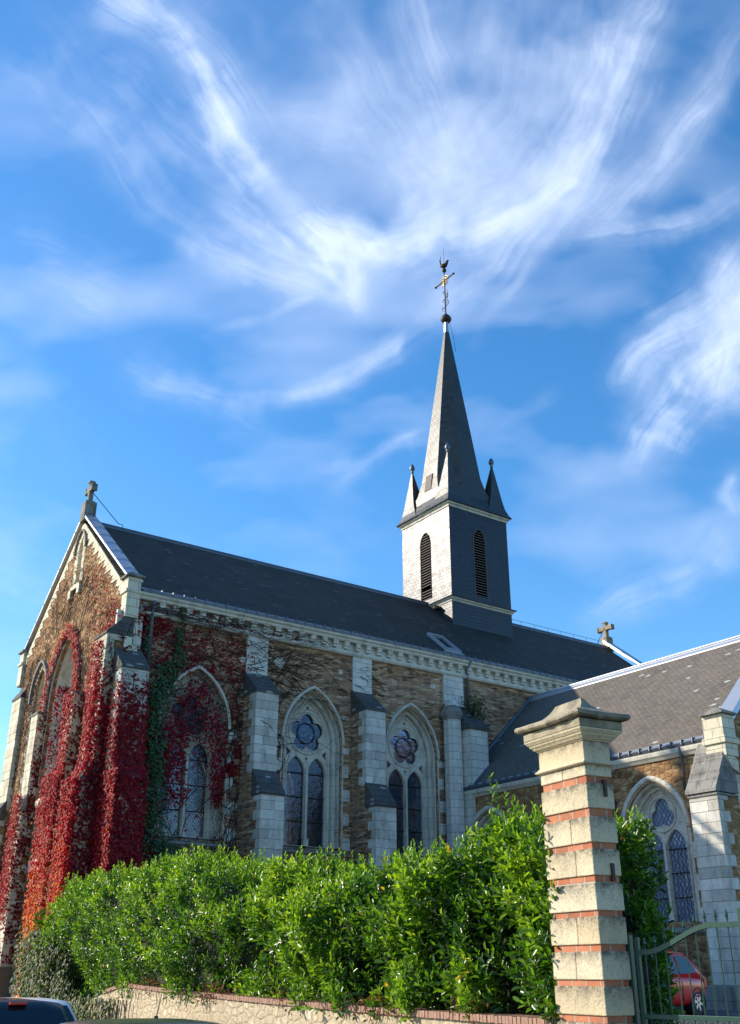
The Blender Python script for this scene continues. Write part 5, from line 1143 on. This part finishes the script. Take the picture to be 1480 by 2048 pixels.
st += [(5.08+R_.gauss(0, .1), R_.uniform(.7, 4), R_.randint(30, 55), R_.gauss(0, .06)) for _ in range(22)]
st += [(R_.uniform(.8, 5.), R_.uniform(8, 13), R_.randint(15, 45), R_.choice((-1, 1))*R_.uniform(.7, 1.5)) for _ in range(130)]
st += [(R_.uniform(5, 8.), R_.uniform(12.2, 13.6), R_.randint(10, 26), R_.uniform(.8, 1.9)) for _ in range(40)]
st += [(R_.uniform(5.8, 7.), R_.uniform(9., 12.6), R_.randint(8, 20), R_.uniform(-1.2, 1.2)) for _ in range(18)]
st += [(R_.uniform(9.6, 11), R_.uniform(12.6, 13.4), R_.randint(8, 16), R_.uniform(1, 2)) for _ in range(12)]
vine_stems(mb, FS, st, 13.7, .014, seed=1, skip=lambda x, z: any(abs(x-c) < .93 and 6 < z < 9.4 for c in (3.15, 8.3)) or z > 13.6, lim=(.75, 12))
vine_stems(mb, FS, [(R_.uniform(.5, 9), R_.uniform(13.72, 14.2), R_.randint(10, 30), R_.choice((-1, 1))*R_.uniform(1.2, 1.9)) for _ in range(60)], 14.45, .014, d=.27, seed=2, lim=(.3, 12))
vine_stems(mb, FS, [(R_.uniform(5.1, 6.1), R_.uniform(5, 10.5), R_.randint(4, 8), R_.choice((-1, 1))*R_.uniform(.9, 2.)) for _ in range(9)], 11.2, .012, d=1.10, seed=3, step=.13, lim=(5.08, 6.08))
vine_stems(mb, FS, [(R_.uniform(5.1, 6.0), R_.uniform(12.3, 13.4), R_.randint(4, 7), R_.choice((-1, 1))*R_.uniform(.7, 2.2)) for _ in range(26)], 13.7, .011, d=.14, seed=4, step=.13, lim=(5.05, 6.1))
vine_stems(mb, FS, [(R_.uniform(10.2, 10.8), R_.uniform(12.4, 13.4), R_.randint(3, 6), R_.uniform(1.2, 2.3)) for _ in range(9)], 13.7, .010, d=.14, seed=5, step=.13, lim=(10.1, 11.1))
vine_stems(mb, FS, [(R_.uniform(-.3, .7), R_.uniform(8, 13), R_.randint(4, 12), R_.uniform(-2, 2)) for _ in range(70)], 13.7, .015, d=.32, seed=6, lim=(-.3, .75))
vine_stems(mb, FS, [(R_.uniform(-.3, .7), R_.uniform(8, 11), R_.randint(3, 9), R_.uniform(-2, 2)) for _ in range(60)], 11.3, .015, d=1.12, seed=7, step=.13, lim=(-.3, .75))
vine_stems(mb, FCs, [(R_.uniform(-.9, .2), R_.uniform(6, 12), R_.randint(4, 10), R_.uniform(-1.5, 1.5)) for _ in range(60)], 12.7, .016, d=.04, seed=8, step=.13, lim=(-.92, .25))
vine_stems(mb, FW, [(R_.uniform(.5, 11.6), R_.uniform(7.5, 14.5), R_.randint(12, 34), R_.gauss(0, .8)) for _ in range(260)], 14.5, .013, d=.04, seed=9, lim=(.3, 11.8), skip=lambda x, z: abs(x-MID) < 1.5 and z < 14)
vine_stems(mb, FW, [(R_.uniform(3, 9), R_.uniform(14, 17), R_.randint(6, 16), R_.gauss(0, .7)) for _ in range(90)], 17.2, .012, d=.04, seed=10, lim=(2.5, 9.5), skip=lambda x, z: z > 14.2+(5.4-abs(x-MID))*.8)
mb.build('stems', M['stem'], CP, recalc=False)
# green ivy beside the corner
zc = np.array([.6, 2., 4.8, 5.4, 6.2, 7., 9., 10.5, 11.3, 11.9, 12.3, 12.8, 13.6, 14.6]); uc = np.array([2.5, 2.5, 2.35, 2.2, 1.75, 1.7, 1.62, 1.55, 1.75, 1.95, 2.3, 2.25, 2.2, 2.15]); wc = np.array([1.6, 1.5, 1.3, 1.0, .8, .55, .55, .5, .7, .8, .5, .22, .2, .16])
ivy = Scatter()
di = lambda s, z: np.clip(1.6*(1.05-abs(s-np.interp(z, zc, uc))/np.interp(z, zc, wc))-(fbm(s*3, z*2.4, 4, 51)-.25)*1.2, 0, 1)
clothe(ivy, FS, .2, 4.6, .7, 14.6, 420, di, lambda s, z, n: rng.uniform(.05, .22, n)+np.clip(.5*(1-abs(s-np.interp(z, zc, uc))/np.interp(z, zc, wc)), 0, .5)*np.clip((8-z)/6, .2, 1)*rng.random(n), (.06, .12), lambda s, z, n: rng.normal(.45, .22, n))
clothe(ivy, FS, .75, 1.0, 12.3, 14.2, 260, lambda s, z: np.clip(1.2-fbm(s*4, z*3, 3, 53), 0, 1), (.1, .3), (.05, .1), lambda s, z, n: rng.normal(.6, .2, n))
IV = thing('ivy', 'dark green ivy strip on the nave wall between red creeper and the first window', 'ivy', (1.8, .1, GZ))
ivy.build('foliage', M['ivy'], IV, .95)
mb = MB(); vine_stems(mb, FS, [(1.9+R_.gauss(0, .15), .7, 80, R_.gauss(0, .05)) for _ in range(6)], 13, .03, seed=12, d=.05); mb.build('stems', M['stem'], IV, recalc=False)

# ------------------------------------------------------------------ leafy shoots for laurel
def shoots(B, AX, L, nl, size, r0, tipboost=.3):
    """B bases, AX unit axes, L lengths: nl leaves on each, as scatter arrays"""
    n = len(B); T = (np.arange(nl)+.6)/nl
    t = np.broadcast_to(T, (n, nl)); up = np.array((0, 0, 1.))
    ref = np.where(np.abs(AX[:, 2:3]) < .9, up, np.array((1., 0, 0))); X = np.cross(AX, ref); X /= np.linalg.norm(X, axis=1, keepdims=True); Y = np.cross(AX, X)
    ph = rng.uniform(0, 6.28, n)[:, None]+np.arange(nl)*2.4+rng.normal(0, .25, (n, nl))
    rad = X[:, None]*np.cos(ph)[..., None]+Y[:, None]*np.sin(ph)[..., None]
    P = B[:, None]+AX[:, None]*(L[:, None]*t)[..., None]
    A = AX[:, None]*(.55+1.1*t**2)[..., None]+rad*(1.15-.5*t)[..., None]+rng.normal(0, .12, (n, nl, 3))
    A[..., 2] -= .18*(1-t)
    Nn = AX[:, None]*1.-rad*.35+rng.normal(0, .22, (n, nl, 3))
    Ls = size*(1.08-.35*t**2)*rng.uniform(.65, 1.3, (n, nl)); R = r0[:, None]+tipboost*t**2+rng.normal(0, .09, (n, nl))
    odd = rng.random((n, nl)); R = np.clip(R, 0, .93); R = np.where(odd > .9945, rng.uniform(.97, 1, (n, nl)), R)
    return P.reshape(-1, 3), A.reshape(-1, 3), Nn.reshape(-1, 3), Ls.reshape(-1), R.reshape(-1)
unit = lambda v: v/np.linalg.norm(v, axis=1, keepdims=True)
# ---- hedge
hs_s = np.array([.75, 1.2, 1.6, 2.0, 2.4, 2.83, 3.54, 4.17, 4.9, 5.62, 6.44, 7.74, 8.7, 9.63, 10.8, 11.94, 13., 14.5, 16.2, 18., 20.3, 22.5, 25., 26.5, 27.5])
hs_z = np.array([3.15, 3.15, 3.20, 3.38, 3.22, 3.20, 3.10, 3.25, 3.12, 3.12, 3.10, 3.30, 3.12, 3.0, 3.45, 3.70, 3.78, 3.8, 3.85, 3.9, 4.0, 4.0, 4.0, 3.7, 2.8])
def htop(s): return np.interp(s, hs_s, hs_z)+(fbm(s*1.0, s*0+3, 3, 71)-.5)*.62-np.interp(s, [6, 10, 13], [.24, .20, .08])-.32*np.exp(-((s-9.5)/.9)**2)
def hfront(s, z): return .26-.24*np.clip((z-1.25)/1.0, 0, 1)+np.abs(fbm(s*1.15, z*1.0, 3, 72)-.5)*-1.7+.22+(fbm(s*.5, z*.6, 2, 74)-.5)*.5+np.clip((z-2.4)/2.2, 0, 1)*.30
def toW(s, t, z): return np.stack([C0[0]+DW[0]*s+DE[0]*t, C0[1]+DW[1]*s+DE[1]*t, z], -1)
nE = np.array([DE[0], DE[1], 0]); nW = np.array([DW[0], DW[1], 0]); upv = np.array((0, 0, 1.))
hedge = Scatter()
def hedge_shoots(n, s, t, z, nrm, L, nl, size, r0, upk=.85, rad=.32):
    a = unit(nrm+upv*upk+rng.normal(0, rad, (n, 3))); hedge.add(*shoots(toW(s, t, z)-a*L[:, None]*.35, a, L, nl, size, r0))
def sdist(n, lo, hi, k=1.0):      # denser near the camera
    u = rng.random(n); return lo+(hi-lo)*u**(1+k*.45)
for s0_, s1_, per in ((.72, 4, 120), (4, 8, 92), (8, 13, 66), (13, 19, 48), (19, 27.3, 36)):
    n = int((s1_-s0_)*2.3*per); s = rng.uniform(s0_, s1_, n); zt = htop(s); zb_ = np.interp(s, [17, 19, 28], [1.16, .95, .8]); z = zb_+(zt-zb_)*rng.random(n)**.9; t = hfront(s, z)+rng.uniform(-.05, .14, n)
    cl = fbm(s*1.6, z*1.6, 3, 75); keep = rng.random(n) < np.clip(-.25+1.9*cl, 0, 1); s, z, t, cl, zt = s[keep], z[keep], t[keep], cl[keep], zt[keep]; n = len(s)
    rel = (z-1.16)/(zt-1.16)
    hedge_shoots(n, s, t-(cl-.5)*.7, z, -nE[None]*np.full((n, 1), .62), rng.uniform(.20, .36, n), 9, .112, -.06+.80*cl+.20*rel+rng.normal(0, .06, n))  # leaves in the gaps between clumps darker: shade put into their colour
    n = int((s1_-s0_)*1.25*per*.9); s = rng.uniform(s0_, s1_, n); t = rng.uniform(.25, 1.5, n); z = htop(s)-.12-np.clip(t-.6, 0, 2)*.05+rng.normal(0, .05, n)
    hedge_shoots(n, s, t, z, -nE[None]*np.full((n, 1), .15), rng.uniform(.2, .42, n), 10, .098, np.full(n, .50)+rng.normal(0, .08, n), 1.2, .25)
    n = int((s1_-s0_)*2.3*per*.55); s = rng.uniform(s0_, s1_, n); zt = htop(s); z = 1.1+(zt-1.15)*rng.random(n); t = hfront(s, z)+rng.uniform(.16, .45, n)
    hedge_shoots(n, s, t, z, -nE[None]*np.full((n, 1), .8), rng.uniform(.2, .34, n), 8, .105, np.full(n, .14)+rng.normal(0, .06, n), .6)  # inner layer kept dark to paint the shade inside the hedge
    n = int((s1_-s0_)*9); s = rng.uniform(s0_, s1_, n); t = rng.uniform(.2, 1.3, n); z = htop(s)+.0       # long new sprouts
    hedge_shoots(n, s, t, z, np.zeros((n, 3)), rng.uniform(.30, .62, n), 13, .09, np.full(n, .62)+rng.normal(0, .06, n), 1.2, .14)
n = 260; z = rng.uniform(1.2, 3.1, n); t = rng.uniform(.0, 1.5, n)     # the end beside the pillar, leaning over its corner
hedge_shoots(n, np.full(n, .80)+rng.normal(0, .06, n), t, z, -nW[None]*np.full((n, 1), .5)-nE[None]*.35, rng.uniform(.18, .32, n), 10, .10, np.full(n, .32), .8)
n = 500; z = rng.uniform(.8, 3.4, n); t = rng.uniform(-.3, 2.2, n)
hedge_shoots(n, np.full(n, 27.2)-(t-.9)**2*.3, t, z, nW[None]*np.full((n, 1), .8), rng.uniform(.2, .34, n), 10, .10, np.full(n, .3), .7)
# tall sprouts seen above the top line
for s_, dz in ((2.02, .52), (2.2, .22), (1.85, .2), (1.25, .30), (.95, .22), (4.1, .26), (4.3, .18), (3.0, .2), (5.6, .22), (7.7, .25), (12.1, .25), (2.7, .18), (15.5, .2)):
    for j in range(3):
        b = toW(np.array([s_+rng.normal(0, .03)]), np.array([.35+rng.normal(0, .05)]), htop(np.array([s_]))-.1)
        hedge.add(*shoots(b, unit(np.array([[rng.normal(0, .07), rng.normal(0, .07), 1.]])), np.array([dz+.14-.1*j]), 14, .085, np.array([.62]), .2))
HG = thing('laurel_hedge', 'long glossy green laurel hedge growing above the low stone garden wall', 'hedge', tuple(toW(np.array(13.), np.array(.9), np.array(.65))))
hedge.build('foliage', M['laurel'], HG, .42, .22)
mb = MB(); ss = np.arange(.9, 27.2, .35); prev = None; v = []
for s_ in ss:
    for q in range(9):
        f = q/8*PI; zt = float(htop(np.array([s_]))[0])-.42; hz = (zt-.6)
        tt = .98-.40*math.cos(f)*(1+.25*(vnoise(s_*1.7, q*.9, 5)-.5)); zz = .6+hz*min(1, math.sin(f)*1.8)*(1+.05*(vnoise(s_*2, q*1., 6)-.5))
        v.append(tuple(toW(np.array(s_), np.array(tt), np.array(zz))))
m_ = len(ss); mb.add(v, [(i*9+k, i*9+k+1, (i+1)*9+k+1, (i+1)*9+k) for i in range(m_-1) for k in range(8)]+[tuple(range(9)), tuple(range((m_-1)*9, m_*9))]); mb.build('dark_core', M['core'], HG)  # solid lump, its dark colour stands in for shade within the foliage
# ---- laurel shrub behind the pillar and the gate
shr = Scatter(); sc0 = np.array([-3.76, -25.30])
for n, rr, r0, nl in ((950, 1., .36, 10), (500, .72, .12, 8)):  # inner shell darker, shade put into its leaf colour
    th = rng.uniform(0, 2*PI, n); hz = rng.random(n)**.8; z = .55+2.45*hz; rad = .55*rr*np.sqrt(np.clip(1-(hz*.93)**4, 0, 1))*(1+.35*(fbm(th*1.5, z*1.4, 3, 81)-.5))
    B = np.stack([sc0[0]+np.cos(th)*rad, sc0[1]+np.sin(th)*rad, z], -1); nn = np.stack([np.cos(th), np.sin(th), z*0], -1)
    a = unit(nn*.6*(1-hz[:, None]*.7)+upv*.9+rng.normal(0, .3, (n, 3))); L = rng.uniform(.18, .38, n)
    shr.add(*shoots(B-a*L[:, None]*.3, a, L, nl, .105, r0+rng.normal(0, .08, n)+.2*hz))
n = 46; B = np.stack([sc0[0]+rng.normal(0, .26, n), sc0[1]+rng.normal(0, .26, n), rng.uniform(2.7, 3.0, n)], -1); shr.add(*shoots(B, unit(np.array([[0, 0, 1.]])+rng.normal(0, .15, (n, 3))), rng.uniform(.3, .5, n), 12, .09, np.full(n, .66), .2))
SB = thing('laurel_shrub', 'shaded laurel shrub standing behind the green gate and the stone pillar', 'shrub', (sc0[0], sc0[1], .4))
shr.build('foliage', M['laurel'], SB, .38, .22)
mb = MB(); mb.lathe([(.10, .2), (.42, .7), (.5, 1.6), (.42, 2.6), (.1, 3.1)], (sc0[0], sc0[1], 0), 10); mb.build('dark_core', M['core'], SB)  # solid dark filler painting the shade inside the shrub
# ---- pale ivy hanging over the far end of the garden wall
pal = Scatter(); FG = frame(tuple(WL(0, 0, 0)), (DW[0], DW[1], 0), (-DE[0], -DE[1], 0))
clothe(pal, FG, 15.6, 27, -.25, 3.0, 330, lambda s, z: (z < np.interp(s, [16, 20.5, 23, 27], [1.05, 1.2, 2.5, 2.9])+.3*(fbm(s*2, z*0, 2, 97)-.5))*np.clip((s-15.8+(1.6-z)*-.9+fbm(s*1.2, z*1.5, 3, 91)*2.-1.0)*.6, 0, 1)*np.clip((2.9-(26-s)*.06+(s-22)*.1-z)*2, 0, 1), lambda s, z, n: rng.uniform(.0, .35, n)+(fbm(s*1.3, z*1.3, 3, 93)-.4)*.6*(s > 18), (.07, .12), lambda s, z, n: rng.normal(.45, .22, n)+np.clip((1.6-z)*.1, 0, .1))
clothe(pal, FG, 22.5, 27, 1.1, 3.0, 260, lambda s, z: np.clip((2.95-(26-s)*.12-z)*2+fbm(s, z, 3, 94)-.5, 0, 1), (.25, .75), (.07, .13), lambda s, z, n: rng.normal(.5, .22, n))
PI_ = thing('ivy', 'pale dusty ivy tumbling over the far left end of the garden wall', 'ivy', tuple(WL(21, -.2, -.2)))
pal.build('foliage', M['ivy_pale'], PI_, .8)
mb = MB(); vine_stems(mb, FG, [(R_.uniform(15.5, 25), 1.1, R_.randint(5, 9), PI+R_.gauss(0, .3)) for _ in range(60)], 3, .012, seed=14, d=.08); mb.build('stems', M['stem'], PI_, recalc=False)
# small weeds along the coping
wd = Scatter()
for c, w, nn_ in ((4.4, .8, 160), (7.6, .5, 60), (11.0, 1.2, 260), (14.8, 1.0, 160), (5.6, .4, 60), (2.4, .5, 50)):
    n = nn_; s = rng.normal(c, w*.5, n); z = 1.22+.00075*s*s+rng.uniform(-.14, .16, n); P = toW(s, rng.uniform(-.04, .16, n), z)
    wd.add(P, -nE[None]*rng.uniform(.2, 1., n)[:, None]+upv*rng.uniform(-.8, .9, n)[:, None]+rng.normal(0, .4, (n, 3)), upv+rng.normal(0, .5, (n, 3)), rng.uniform(.03, .08, n), rng.random(n))
WD = thing('weeds', 'dry reddish weeds and grass tufts hanging over the brick coping under the hedge', 'weeds', tuple(WL(9, .1, 1.3))); wd.build('foliage', M['dry_leaf'], WD, .4)
mb = MB(); vine_stems(mb, FG, [(abs(R_.gauss(0, 1))*2+R_.choice((3.5, 10.5, 14.5)), 1.3, R_.randint(2, 4), PI+R_.gauss(0, .5)) for _ in range(50)], 3, .006, seed=15, d=-.01, step=.08); mb.build('stems', M['stem'], WD, recalc=False)
# plant rooted on the pier of the church
pp = Scatter(); n = 420; P = np.stack([rng.normal(16.35, .28, n), rng.normal(-.35, .22, n), rng.uniform(11.7, 12.75, n)], -1); P[:, 0] += (12.3-P[:, 2])*.25
pp.add(P, rng.normal(0, .6, (n, 3))+upv*.6, rng.normal(0, .5, (n, 3))+upv, rng.uniform(.08, .17, n), rng.normal(.6, .2, n))
PP = thing('wild_plant', 'small yellow green plant rooted on top of the blackened pier beside the nave wall', 'plant', (16.35, -.3, 11.9)); pp.build('foliage', M['ivy_pale'], PP, .4)
mb = MB(); [mb.tube([(16.3, -.2, 11.7), (16.3+R_.uniform(-.3, .4), -.3+R_.uniform(-.3, .2), 12.2+R_.random()*.5)], .012, 4) for _ in range(12)]; mb.build('stems', M['stem'], PP)
